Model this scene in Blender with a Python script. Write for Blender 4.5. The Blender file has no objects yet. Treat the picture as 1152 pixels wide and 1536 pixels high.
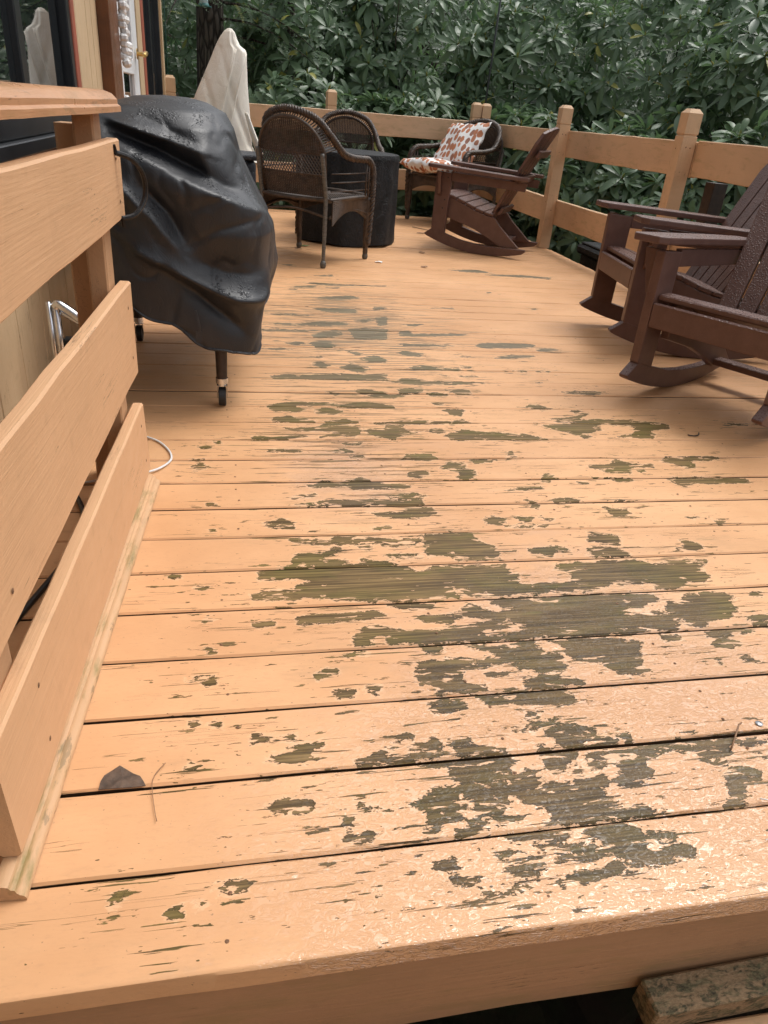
import bpy, bmesh, math, random
import numpy as np
from mathutils import Vector, Matrix

scene = bpy.context.scene
COL = scene.collection
PI = math.pi
rad = math.radians

# ------------------------------------------------------------------ camera
cam_data = bpy.data.cameras.new("camera")
cam = bpy.data.objects.new("camera", cam_data)
COL.objects.link(cam)
scene.camera = cam
cam_data.sensor_fit = 'VERTICAL'
cam_data.sensor_height = 36.0
cam_data.lens = 36.0 * 1090.0 / 1536.0
cam_data.clip_start = 0.02
cam_data.clip_end = 300.0
AX = (0.98033672, -0.01956793, 0.19635941)   # world X in camera axes (right, down, forward)
AY = (-0.18093262, -0.48629629, 0.85485631)
AZ = (0.07876109, -0.87357485, -0.48027458)
cam.matrix_world = Matrix((
    (AX[0], -AX[1], -AX[2], 0.0),
    (AY[0], -AY[1], -AY[2], 0.0),
    (AZ[0], -AZ[1], -AZ[2], 0.906),
    (0, 0, 0, 1)))

# ------------------------------------------------------------------ sky and sun (overcast)
SUN_ELEV, SUN_AZ = rad(64), rad(62)
world = bpy.data.worlds.new("World")
scene.world = world
world.use_nodes = True
wn = world.node_tree
wn.nodes.clear()
wo = wn.nodes.new("ShaderNodeOutputWorld")
wb = wn.nodes.new("ShaderNodeBackground")
ws = wn.nodes.new("ShaderNodeTexSky")
ws.sky_type = 'NISHITA'
ws.sun_disc = False
ws.sun_elevation = SUN_ELEV
ws.sun_rotation = SUN_AZ
ws.dust_density = 4.0
ws.air_density = 1.0
whs = wn.nodes.new("ShaderNodeHueSaturation")     # cloud cover: nearly neutral light
whs.inputs['Saturation'].default_value = 0.22
wn.links.new(ws.outputs[0], whs.inputs['Color'])
wn.links.new(whs.outputs[0], wb.inputs['Color'])
wb.inputs['Strength'].default_value = 0.15
wn.links.new(wb.outputs[0], wo.inputs[0])

sun_data = bpy.data.lights.new("sun", 'SUN')
sun_data.energy = 0.6
sun_data.angle = rad(22)
sun_data.color = (1.0, 0.965, 0.91)
sun = bpy.data.objects.new("sun", sun_data)
COL.objects.link(sun)
sdir = Vector((math.sin(SUN_AZ) * math.cos(SUN_ELEV), math.cos(SUN_AZ) * math.cos(SUN_ELEV), math.sin(SUN_ELEV)))
sun.rotation_euler = sdir.to_track_quat('Z', 'Y').to_euler()
sun.location = (0, 0, 12)

vs = scene.view_settings
vs.view_transform = 'Standard'
vs.look = 'None'
vs.exposure = 0.74
vs.gamma = 1.0
scene.cycles.use_denoising = True
scene.cycles.max_bounces = 6
scene.cycles.sample_clamp_indirect = 6.0

# ------------------------------------------------------------------ helpers
def tagset(o, label=None, cat=None, group=None, kind=None):
    if label: o['label'] = label
    if cat: o['category'] = cat
    if group: o['group'] = group
    if kind: o['kind'] = kind
    return o

def empty(name, loc=(0, 0, 0), rz=0.0, label=None, cat=None, group=None, kind=None):
    o = bpy.data.objects.new(name, None)
    o.empty_display_size = 0.1
    COL.objects.link(o)
    o.location = loc
    o.rotation_euler = (0, 0, rz)
    return tagset(o, label, cat, group, kind)

def mesh(name, verts, faces, mat, parent=None, smooth=False, loc=None, rot=None, data=None):
    if data is None:
        data = bpy.data.meshes.new(name)
        data.from_pydata([tuple(v) for v in verts], [], [tuple(f) for f in faces])
        data.update()
        if mat is not None:
            for m in (mat if isinstance(mat, (list, tuple)) else [mat]):
                data.materials.append(m)
        if smooth:
            data.polygons.foreach_set('use_smooth', [True] * len(data.polygons))
    o = bpy.data.objects.new(name, data)
    COL.objects.link(o)
    if parent is not None: o.parent = parent
    if loc is not None: o.location = loc
    if rot is not None: o.rotation_euler = rot
    return o

class MB:
    """collects shapes of one part"""
    def __init__(s): s.v = []; s.f = []
    def add(s, v, f):
        n = len(s.v); s.v += [tuple(p) for p in v]; s.f += [tuple(i + n for i in q) for q in f]; return s
    def box(s, c, d, rot=None, bev=0.0):
        bm = bmesh.new()
        bmesh.ops.create_cube(bm, size=1.0)
        bmesh.ops.scale(bm, vec=d, verts=bm.verts)
        if bev > 0:
            bmesh.ops.bevel(bm, geom=bm.edges[:], offset=bev, segments=1, affect='EDGES', profile=0.5)
        M = Matrix.Translation(c)
        if rot is not None: M = M @ rot.to_4x4()
        bm.verts.ensure_lookup_table()
        bm.verts.index_update()
        v = [tuple(M @ q.co) for q in bm.verts]; f = [[q.index for q in p.verts] for p in bm.faces]
        bm.free()
        return s.add(v, f)
    def tube(s, pts, r, n=8, closed=False, cap=True):
        v, f = tube(pts, r, n, closed, cap); return s.add(v, f)
    def prism(s, poly, axis, a, b):
        """poly of (p,q); axis 'x': (p,q)->(y,z) extruded x a..b; 'y': (x,z); 'z': (x,y)"""
        def m(p, q, t): return {'x': (t, p, q), 'y': (p, t, q), 'z': (p, q, t)}[axis]
        n = len(poly)
        v = [m(p, q, a) for p, q in poly] + [m(p, q, b) for p, q in poly]
        f = [tuple(range(n)), tuple(range(2 * n - 1, n - 1, -1))]
        f += [(i, i + n, (i + 1) % n + n, (i + 1) % n) for i in range(n)]
        f = [tuple(reversed(q)) for q in f] if axis == 'y' else f
        return s.add(v, f)
    def obj(s, name, mat, parent=None, smooth=False, bev=0.0, auto=None, **k):
        o = mesh(name, s.v, s.f, mat, parent, smooth, **k)
        bm = bmesh.new(); bm.from_mesh(o.data)
        bmesh.ops.recalc_face_normals(bm, faces=bm.faces)
        if bev > 0:
            ed = [e for e in bm.edges if len(e.link_faces) == 2 and e.calc_face_angle(0) > 0.6]
            bmesh.ops.bevel(bm, geom=ed, offset=bev, segments=2, affect='EDGES', profile=0.6, clamp_overlap=True)
        bm.to_mesh(o.data); bm.free()
        if auto is not None:
            o.data.polygons.foreach_set('use_smooth', [True] * len(o.data.polygons))
            o.data.set_sharp_from_angle(angle=auto)
        return o

def tube(pts, r, n=8, closed=False, cap=True):
    P = [Vector(p) for p in pts]
    m = len(P)
    R = r if isinstance(r, (list, tuple)) else [r] * m
    T = []
    for i in range(m):
        a = P[(i - 1) % m] if (closed or i > 0) else P[i]
        b = P[(i + 1) % m] if (closed or i < m - 1) else P[i]
        t = (b - a)
        T.append(t.normalized() if t.length > 1e-9 else Vector((0, 0, 1)))
    u = T[0].orthogonal().normalized()
    v = []
    for i in range(m):
        u = (u - T[i] * u.dot(T[i]))
        u = u.normalized() if u.length > 1e-6 else T[i].orthogonal().normalized()
        w = T[i].cross(u)
        for k in range(n):
            a = 2 * PI * k / n
            v.append(P[i] + (u * math.cos(a) + w * math.sin(a)) * R[i])
    f = []
    for i in range(m if closed else m - 1):
        j = (i + 1) % m
        for k in range(n):
            k2 = (k + 1) % n
            f.append((i * n + k, i * n + k2, j * n + k2, j * n + k))
    if cap and not closed:
        f.append(tuple(reversed(range(n))))
        f.append(tuple((m - 1) * n + k for k in range(n)))
    return v, f

def catmull(pts, per=8):
    P = [Vector(p) for p in pts]
    out = []
    for i in range(len(P) - 1):
        p0 = P[max(i - 1, 0)]; p1 = P[i]; p2 = P[i + 1]; p3 = P[min(i + 2, len(P) - 1)]
        for k in range(per):
            t = k / per
            out.append(0.5 * ((2 * p1) + (p2 - p0) * t + (2 * p0 - 5 * p1 + 4 * p2 - p3) * t * t + (3 * p1 - p0 - 3 * p2 + p3) * t ** 3))
    out.append(P[-1])
    return out

def copy_tree(o, parent=None):
    c = o.copy(); COL.objects.link(c); c.parent = parent
    for ch in list(o.children): copy_tree(ch, c)
    return c

# value noise for modelling (numpy)
_rs = np.random.RandomState(7)
_NZ = _rs.rand(64, 64, 64)
def vnoise(p):
    p = np.asarray(p, float)
    i = np.floor(p).astype(int); f = p - i; f = f * f * (3 - 2 * f)
    def g(dx, dy, dz): return _NZ[(i[..., 0] + dx) % 64, (i[..., 1] + dy) % 64, (i[..., 2] + dz) % 64]
    x, y, z = f[..., 0], f[..., 1], f[..., 2]
    a = g(0,0,0)*(1-x)+g(1,0,0)*x; b = g(0,1,0)*(1-x)+g(1,1,0)*x
    c = g(0,0,1)*(1-x)+g(1,0,1)*x; d = g(0,1,1)*(1-x)+g(1,1,1)*x
    return (a*(1-y)+b*y)*(1-z) + (c*(1-y)+d*y)*z
def fbm(p, o=3):
    s = 0; a = 0.5
    for k in range(o):
        s = s + a * vnoise(np.asarray(p) * 2 ** k + 11.3 * k); a *= 0.5
    return s

# ------------------------------------------------------------------ material kit
class N:
    def __init__(s, name):
        s.m = bpy.data.materials.new(name); s.m.use_nodes = True
        s.t = s.m.node_tree; s.b = s.t.nodes['Principled BSDF']; s.out = s.t.nodes['Material Output']
        s._c = None
    def n(s, typ, **k):
        q = s.t.nodes.new(typ)
        for a, b in k.items(): setattr(q, a, b)
        return q
    def l(s, a, b): s.t.links.new(a, b)
    def co(s, which='Object'):
        if s._c is None: s._c = s.n('ShaderNodeTexCoord')
        return s._c.outputs[which]
    def mapp(s, scale=(1, 1, 1), loc=(0, 0, 0), which='Object', src=None, rot=(0, 0, 0)):
        q = s.n('ShaderNodeMapping'); q.inputs['Scale'].default_value = scale; q.inputs['Location'].default_value = loc
        q.inputs['Rotation'].default_value = rot
        s.l(src if src is not None else s.co(which), q.inputs['Vector']); return q.outputs[0]
    def noise(s, vec, scale=5, detail=4, rough=0.5, dist=0.0):
        q = s.n('ShaderNodeTexNoise'); s.l(vec, q.inputs['Vector'])
        q.inputs['Scale'].default_value = scale; q.inputs['Detail'].default_value = detail
        q.inputs['Roughness'].default_value = rough; q.inputs['Distortion'].default_value = dist
        return q.outputs['Fac']
    def vor(s, vec, scale=5, feature='F1', out='Distance', rnd=1.0):
        q = s.n('ShaderNodeTexVoronoi', feature=feature); s.l(vec, q.inputs['Vector'])
        q.inputs['Scale'].default_value = scale
        q.inputs['Randomness'].default_value = rnd
        return q.outputs[out]
    def math(s, op, a, b=None, c=None, clamp=False):
        q = s.n('ShaderNodeMath', operation=op); q.use_clamp = clamp
        for i, x in enumerate((a, b, c)):
            if x is None: continue
            if isinstance(x, (int, float)): q.inputs[i].default_value = x
            else: s.l(x, q.inputs[i])
        return q.outputs[0]
    def ramp(s, x, a, b, lo=0.0, hi=1.0, smooth=True):
        q = s.n('ShaderNodeMapRange'); q.interpolation_type = 'SMOOTHSTEP' if smooth else 'LINEAR'
        s.l(x, q.inputs[0]); q.inputs[1].default_value = a; q.inputs[2].default_value = b
        q.inputs[3].default_value = lo; q.inputs[4].default_value = hi
        return q.outputs[0]
    def mix(s, f, a, b, mode='MIX'):
        q = s.n('ShaderNodeMix', data_type='RGBA', blend_type=mode)
        for i, x in ((0, f), (6, a), (7, b)):
            if isinstance(x, (int, float)): q.inputs[i].default_value = x
            elif isinstance(x, tuple): q.inputs[i].default_value = (*x, 1) if len(x) == 3 else x
            else: s.l(x, q.inputs[i])
        return q.outputs[2]
    def attr(s, name):
        q = s.n('ShaderNodeAttribute'); q.attribute_name = name; return q.outputs['Fac']
    def objrand(s):
        return s.n('ShaderNodeObjectInfo').outputs['Random']
    def bump(s, h, dist=0.002, strength=1.0, normal=None):
        q = s.n('ShaderNodeBump'); q.inputs['Distance'].default_value = dist; q.inputs['Strength'].default_value = strength
        s.l(h, q.inputs['Height'])
        if normal is not None: s.l(normal, q.inputs['Normal'])
        return q.outputs[0]
    def set(s, **k):
        names = dict(col='Base Color', rough='Roughness', nrm='Normal', metal='Metallic', spec='Specular IOR Level', coat='Coat Weight', coatr='Coat Roughness', coatn='Coat Normal', trans='Transmission Weight', ior='IOR', sheen='Sheen Weight', emit='Emission Color', emits='Emission Strength', alpha='Alpha', sss='Subsurface Weight')
        for a, x in k.items():
            i = s.b.inputs[names[a]]
            if isinstance(x, (int, float)): i.default_value = x
            elif isinstance(x, tuple): i.default_value = (*x, 1) if len(x) == 3 else x
            else: s.l(x, i)
        return s.m

def lin(r, g, b):
    f = lambda c: (c / 255 / 12.92) if c <= 10 else ((c / 255 + 0.055) / 1.055) ** 2.4
    return (f(r), f(g), f(b))

# ------------------------------------------------------------------ materials
M = {}
PAINT = (0.67, 0.375, 0.195)

def mk_deck():
    s = N('peeling deck paint')
    w = s.attr('wear')                      # signed distance to the bare patches, metres
    o = s.co()
    big = s.noise(s.mapp((26, 52, 52)), 1, 7, 0.62, 0.6)
    fine = s.noise(s.mapp((120, 320, 320)), 1, 4, 0.6)
    edge = s.math('ADD', s.math('MULTIPLY', s.math('SUBTRACT', big, 0.5), 0.044), s.math('MULTIPLY', s.math('SUBTRACT', fine, 0.5), 0.016))
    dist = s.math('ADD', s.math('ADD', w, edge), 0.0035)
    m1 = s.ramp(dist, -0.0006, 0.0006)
    # islands of paint left inside the patches
    isl = s.noise(s.mapp((16, 60, 60), (3, 7, 0)), 1, 6, 0.6, 0.8)
    keep = s.math('GREATER_THAN', s.math('SUBTRACT', isl, s.math('MULTIPLY', s.ramp(w, 0.0, 0.03), 0.10)), 0.575)
    m1 = s.math('MULTIPLY', m1, s.math('SUBTRACT', 1.0, keep))
    # flecks around patches and single chips elsewhere
    fl = s.noise(s.mapp((15, 75, 75), (9, 2, 0)), 1, 6, 0.62)
    near = s.ramp(w, -0.14, 0.0, 0.0, 0.10)
    m2 = s.math('GREATER_THAN', s.math('ADD', fl, near), 0.712)
    fl2 = s.noise(s.mapp((60, 140, 140), (1, 5, 0)), 1, 2, 0.5)
    m3 = s.math('GREATER_THAN', s.math('ADD', fl2, s.math('MULTIPLY', near, 0.7)), 0.775)
    # hairline cracks along the grain
    ck = s.noise(s.mapp((2.2, 130, 130), (4, 1, 0)), 1, 2, 0.5)
    ckm = s.noise(s.mapp((3, 22, 22), (8, 8, 0)), 1, 3, 0.5)
    crack = s.math('MULTIPLY', s.math('LESS_THAN', s.math('ABSOLUTE', s.math('SUBTRACT', ck, 0.5)), 0.006), s.math('GREATER_THAN', ckm, 0.60))
    stk = s.noise(s.mapp((4.5, 110, 110), (2, 6, 0)), 1, 4, 0.6)
    m4 = s.math('GREATER_THAN', s.math('ADD', stk, s.math('MULTIPLY', near, 1.05)), 0.735)
    m2 = s.math('MAXIMUM', m2, m4)
    sc1 = s.noise(s.mapp((3.2, 70, 70), (8, 1, 0)), 1, 6, 0.68)
    m5 = s.math('MULTIPLY', s.ramp(s.math('ADD', sc1, s.math('MULTIPLY', s.attr('scuff'), 0.19)), 0.655, 0.70), 0.8)
    mask = s.math('MAXIMUM', s.math('MAXIMUM', m1, m2), s.math('MAXIMUM', s.math('MAXIMUM', m3, m5), s.math('MULTIPLY', crack, 0.7)))
    # paint colour
    cl = s.noise(s.mapp((1.3, 1.9, 1.9)), 1, 5, 0.6)
    sp = s.noise(s.mapp((60, 150, 150)), 1, 4, 0.7)
    paint = s.mix(s.ramp(cl, 0.3, 0.72), (0.56, 0.300, 0.143), (0.70, 0.400, 0.207))
    paint = s.mix(s.math('MULTIPLY', s.ramp(sp, 0.5, 0.75), 0.26), paint, (0.42, 0.23, 0.12))
    grime = s.noise(s.mapp((3, 11, 11), (2, 3, 0)), 1, 7, 0.7)
    paint = s.mix(s.math('MULTIPLY', s.ramp(grime, 0.52, 0.78), 0.42), paint, (0.30, 0.20, 0.10))
    dk = s.noise(s.mapp((150, 220, 220), (7, 3, 0)), 1, 2, 0.5)
    paint = s.mix(s.math('MULTIPLY', s.math('GREATER_THAN', dk, 0.735), 0.6), paint, (0.16, 0.10, 0.055))
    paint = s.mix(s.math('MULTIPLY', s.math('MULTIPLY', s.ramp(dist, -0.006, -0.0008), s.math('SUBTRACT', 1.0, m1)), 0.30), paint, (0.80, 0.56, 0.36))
    rnd = s.objrand()
    paint = s.mix(s.math('MULTIPLY', rnd, 0.10), paint, (0.42, 0.22, 0.11))
    # bare wood
    gr = s.noise(s.mapp((4, 170, 170)), 1, 5, 0.65)
    gl = s.noise(s.mapp((5, 9, 9), (6, 0, 0)), 1, 4, 0.6)
    bare = s.mix(s.ramp(gr, 0.34, 0.68), (0.075, 0.047, 0.019), (0.250, 0.165, 0.068))
    bare = s.mix(s.math('MULTIPLY', s.ramp(gl, 0.45, 0.65), 0.6), bare, s.mix(s.ramp(gr, 0.3, 0.7), (0.075, 0.060, 0.014), (0.185, 0.145, 0.042)))
    mo = s.noise(s.mapp((9, 26, 26), (5, 5, 0)), 1, 5, 0.6)
    bare = s.mix(s.math('MULTIPLY', s.ramp(mo, 0.58, 0.72), 0.45), bare, (0.105, 0.110, 0.020))
    yy = s.n('ShaderNodeSeparateXYZ'); s.l(o, yy.inputs[0])
    bare = s.mix(s.ramp(yy.outputs[1], 2.2, 3.2, 0.0, 0.65), bare, s.mix(s.ramp(gr, 0.3, 0.7), (0.115, 0.100, 0.068), (0.265, 0.235, 0.175)))  # farther patches greyed: glancing sky reflection painted into the bare wood colour
    bare = s.mix(s.math('MULTIPLY', s.math('SUBTRACT', 1.0, s.ramp(dist, 0.0, 0.004)), s.math('MULTIPLY', m1, 0.55)), bare, (0.030, 0.022, 0.012))  # dark rim inside patch edges: dirt and painted shadow of the paint thickness
    # rain: a thin uneven film, more of it towards the steps
    wet = s.attr('wet')
    wn_ = s.noise(s.mapp((7, 16, 16), (1, 9, 0)), 1, 5, 0.6)
    film = s.ramp(s.math('ADD', wn_, s.math('MULTIPLY', wet, 0.42)), 0.50, 0.74)
    soak = s.math('MULTIPLY', s.ramp(s.math('ADD', wn_, s.math('MULTIPLY', wet, 0.35)), 0.48, 0.80), 0.62)
    bare = s.mix(soak, bare, s.mix(1.0, bare, (0.44, 0.39, 0.30), 'MULTIPLY'))
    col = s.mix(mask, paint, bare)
    rip = s.noise(s.mapp((48, 85, 85)), 1, 2, 0.5, 2.2)
    drops = s.ramp(rip, 0.40, 0.66)
    h = s.math('ADD', s.math('MULTIPLY', s.math('SUBTRACT', 1.0, mask), 0.55), s.math('MULTIPLY', gr, s.math('MULTIPLY', mask, 0.35)))
    h = s.math('ADD', h, s.math('MULTIPLY', s.noise(s.mapp((90, 240, 240)), 1, 4, 0.6), 0.22))
    nb = s.bump(h, 0.0014, 0.9)
    hc = s.math('ADD', s.math('MULTIPLY', drops, s.math('MULTIPLY', film, 0.9)), s.math('MULTIPLY', h, 0.55))
    cb = s.bump(hc, 0.0048, 1.0)
    r = s.math('SUBTRACT', s.ramp(grime, 0.3, 0.7, 0.42, 0.58), s.math('MULTIPLY', film, 0.12))
    coat = s.math('MULTIPLY', film, s.ramp(wet, 0.05, 0.6, 0.05, 1.0))
    coat = s.math('MULTIPLY', coat, s.math('SUBTRACT', 1.0, s.math('MULTIPLY', mask, 0.65)))
    s.b.inputs['Coat IOR'].default_value = 1.7
    return s.set(col=col, rough=r, nrm=nb, coat=coat, coatr=0.06, coatn=cb, spec=s.math('SUBTRACT', 0.30, s.math('MULTIPLY', mask, 0.14)))
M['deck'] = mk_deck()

def mk_paint(name, base, dark, grain=(2.5, 60, 60), moss=0.0, rough=0.5, worn=0.0):
    s = N(name)
    cl = s.noise(s.mapp((1.5, 3, 3)), 1, 5, 0.6)
    gr = s.noise(s.mapp(grain), 1, 5, 0.6, 0.4)
    fine = s.noise(s.mapp((grain[0] * 3, grain[1] * 3, grain[2] * 3), (3, 1, 2)), 1, 3, 0.6)
    col = s.mix(s.ramp(cl, 0.3, 0.7), dark, base)
    col = s.mix(s.math('MULTIPLY', s.ramp(gr, 0.56, 0.72), 0.22), col, tuple(c * 0.55 for c in base))
    st = s.noise(s.mapp((9, 14, 14), (5, 2, 7)), 1, 6, 0.7)
    col = s.mix(s.math('MULTIPLY', s.ramp(st, 0.55, 0.78), 0.40), col, tuple(c * 0.42 for c in base))
    ck = s.math('LESS_THAN', s.math('ABSOLUTE', s.math('SUBTRACT', gr, 0.5)), 0.0045)
    ckm = s.math('GREATER_THAN', s.noise(s.mapp((2.5, 14, 14), (1, 1, 5)), 1, 3, 0.5), 0.62)
    col = s.mix(s.math('MULTIPLY', s.math('MULTIPLY', ck, ckm), 0.75), col, (0.06, 0.035, 0.02))
    if moss:
        mo = s.noise(s.mapp((6, 22, 22), (2, 8, 1)), 1, 6, 0.65)
        col = s.mix(s.math('MULTIPLY', s.ramp(mo, 0.50, 0.68), moss), col, (0.16, 0.15, 0.04))
    if worn:
        wo_ = s.noise(s.mapp((12, 40, 40), (2, 0, 1)), 1, 6, 0.65)
        col = s.mix(s.math('MULTIPLY', s.ramp(wo_, 0.58, 0.62), worn), col, (0.19, 0.14, 0.075))
    h = s.math('ADD', s.math('MULTIPLY', gr, 0.6), s.math('MULTIPLY', fine, 0.4))
    return s.set(col=col, rough=s.ramp(st, 0.3, 0.7, rough - 0.08, rough + 0.1), nrm=s.bump(h, 0.0022, 0.7), spec=0.35)
M['fence'] = mk_paint('peach fence paint', (0.66, 0.435, 0.26), (0.57, 0.37, 0.22), moss=0.25)
M['post'] = mk_paint('peach post paint', (0.65, 0.43, 0.255), (0.57, 0.37, 0.215), grain=(60, 60, 2.5), moss=0.08)
M['plank'] = mk_paint('peach plank paint', (0.63, 0.375, 0.205), (0.57, 0.335, 0.18), grain=(2.0, 75, 75))
M['cap'] = mk_paint('wet weathered cap paint', (0.52, 0.275, 0.14), (0.42, 0.21, 0.10), rough=0.34, worn=0.35, moss=0.15)
M['mould'] = mk_paint('worn moulding paint', (0.58, 0.36, 0.20), (0.50, 0.30, 0.16), moss=0.75, worn=0.6)
M['stile'] = mk_paint('stile paint', (0.50, 0.295, 0.16), (0.43, 0.25, 0.135), grain=(60, 60, 3))
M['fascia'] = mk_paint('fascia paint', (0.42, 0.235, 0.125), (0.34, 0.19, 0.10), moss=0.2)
M['tread'] = mk_paint('tread paint', (0.50, 0.28, 0.15), (0.42, 0.23, 0.12), moss=0.3, worn=0.3)
def mk_mossy():
    s = N('mossy flaking block')
    n1 = s.noise(s.mapp((38, 70, 70)), 1, 6, 0.65, 0.8); n2 = s.noise(s.mapp((22, 60, 60), (4, 2, 1)), 1, 5, 0.6, 0.6)
    fi = s.noise(s.mapp((160, 300, 300)), 1, 3, 0.6)
    col = s.mix(s.ramp(fi, 0.3, 0.7), (0.20, 0.135, 0.075), (0.29, 0.20, 0.115))
    col = s.mix(s.ramp(n1, 0.46, 0.60), col, s.mix(s.ramp(fi, 0.3, 0.7), (0.035, 0.030, 0.018), (0.12, 0.105, 0.055)))
    col = s.mix(s.math('MULTIPLY', s.ramp(n2, 0.50, 0.64), 0.7), col, s.mix(s.ramp(fi, 0.3, 0.7), (0.055, 0.055, 0.026), (0.15, 0.14, 0.075)))
    return s.set(col=col, rough=0.7, nrm=s.bump(s.math('ADD', n1, s.math('MULTIPLY', fi, 0.4)), 0.004, 0.9), spec=0.3)
M['mossy'] = mk_mossy()
M['siding'] = mk_paint('tan siding paint', (0.54, 0.40, 0.245), (0.48, 0.35, 0.21), grain=(70, 70, 2.5), rough=0.6)
M['brownwood'] = mk_paint('varnished brown wood', (0.17, 0.065, 0.025), (0.09, 0.035, 0.015), grain=(60, 60, 2), rough=0.35)
M['endgrain'] = mk_paint('sawn end grain', (0.20, 0.115, 0.06), (0.10, 0.06, 0.03), grain=(40, 40, 40))
M['joist'] = mk_paint('dark joist wood', (0.06, 0.04, 0.025), (0.035, 0.024, 0.016))
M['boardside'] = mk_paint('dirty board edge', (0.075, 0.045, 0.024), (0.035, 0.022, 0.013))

def simple(name, col, rough=0.5, metal=0.0, spec=0.5, nz=None, amp=0.0, coat=0.0, bumpd=0.0):
    s = N(name)
    c = col
    k = {}
    if nz:
        q = s.noise(s.mapp(nz), 1, 5, 0.6)
        c = s.mix(s.ramp(q, 0.3, 0.7), tuple(x * (1 - amp) for x in col), tuple(min(1, x * (1 + amp)) for x in col))
        if bumpd: k['nrm'] = s.bump(q, bumpd, 0.8)
    return s.set(col=c, rough=rough, metal=metal, spec=spec, coat=coat, **k)
M['black_frame'] = simple('black window frame', (0.012, 0.013, 0.015), 0.35, nz=(6, 6, 6), amp=0.4)
M['red_trim'] = simple('brick red trim', (0.30, 0.075, 0.04), 0.5, nz=(14, 14, 4), amp=0.25)
M['pink_trim'] = simple('faded pink sill paint', (0.48, 0.19, 0.15), 0.55, nz=(14, 5, 14), amp=0.2)
M['white'] = simple('white door paint', (0.74, 0.75, 0.76), 0.4, nz=(8, 8, 8), amp=0.08)
M['paper'] = simple('white crumpled blind', (0.70, 0.70, 0.69), 0.6, nz=(25, 25, 25), amp=0.1, bumpd=0.004)
M['brass'] = simple('brass', (0.55, 0.36, 0.12), 0.3, metal=1.0, nz=(40, 40, 40), amp=0.3)
M['chrome'] = simple('zinc plated steel', (0.72, 0.74, 0.77), 0.22, metal=1.0, nz=(30, 30, 30), amp=0.12)
M['nail'] = simple('galvanised nail', (0.30, 0.31, 0.32), 0.35, metal=0.9, nz=(200, 200, 200), amp=0.3)
M['rust'] = simple('rusty nail', (0.16, 0.08, 0.04), 0.8, nz=(300, 300, 300), amp=0.4)
M['rubber'] = simple('black rubber', (0.013, 0.013, 0.014), 0.5, nz=(60, 60, 60), amp=0.3)
M['iron'] = simple('black iron', (0.022, 0.021, 0.021), 0.42, metal=0.6, nz=(120, 120, 120), amp=0.5, bumpd=0.0006)
M['leg_brown'] = simple('dark brown metal leg', (0.030, 0.018, 0.013), 0.45, nz=(40, 40, 40), amp=0.3)
M['cable_w'] = simple('white cable', (0.68, 0.68, 0.67), 0.4, nz=(60, 60, 60), amp=0.1)
M['cable_b'] = simple('black cable', (0.012, 0.012, 0.013), 0.4, nz=(60, 60, 60), amp=0.2)
M['greenwire'] = simple('green wire', (0.02, 0.075, 0.05), 0.5, nz=(60, 60, 60), amp=0.2)
M['darkpole'] = simple('dark green pole', (0.012, 0.017, 0.015), 0.5, nz=(40, 40, 10), amp=0.3)
M['feeder'] = simple('teal enamel', (0.10, 0.24, 0.23), 0.4, nz=(40, 40, 40), amp=0.4)
M['glassjar'] = simple('cloudy glass jar', (0.45, 0.55, 0.56), 0.15, nz=(30, 30, 30), amp=0.2)
M['teal_lid'] = simple('dark teal vinyl lid', (0.016, 0.036, 0.036), 0.35, nz=(10, 10, 10), amp=0.3)
M['dark'] = simple('dark interior', (0.010, 0.010, 0.011), 0.6, nz=(3, 3, 3), amp=0.4)
M['scrap'] = simple('white scrap', (0.75, 0.75, 0.72), 0.6, nz=(80, 80, 80), amp=0.1)
M['deadleaf'] = simple('dead leaf', (0.16, 0.075, 0.03), 0.6, nz=(80, 80, 80), amp=0.5)
M['slateleaf'] = simple('wet dark dead leaf', (0.080, 0.050, 0.032), 0.65, nz=(60, 60, 60), amp=0.45, bumpd=0.002)
M['needle'] = simple('dry needle', (0.22, 0.12, 0.06), 0.6, nz=(80, 80, 80), amp=0.3)
M['greenleaf'] = simple('fallen green leaf', (0.08, 0.14, 0.03), 0.5, nz=(80, 80, 80), amp=0.3)

def mk_glass():
    s = N('window glass')
    q = s.noise(s.mapp((1.2, 1.2, 1.2)), 1, 2, 0.5)
    return s.set(col=(0.010, 0.012, 0.013), rough=0.02, spec=1.0, ior=1.9, nrm=s.bump(q, 0.004, 0.15))
M['glass'] = mk_glass()

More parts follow.
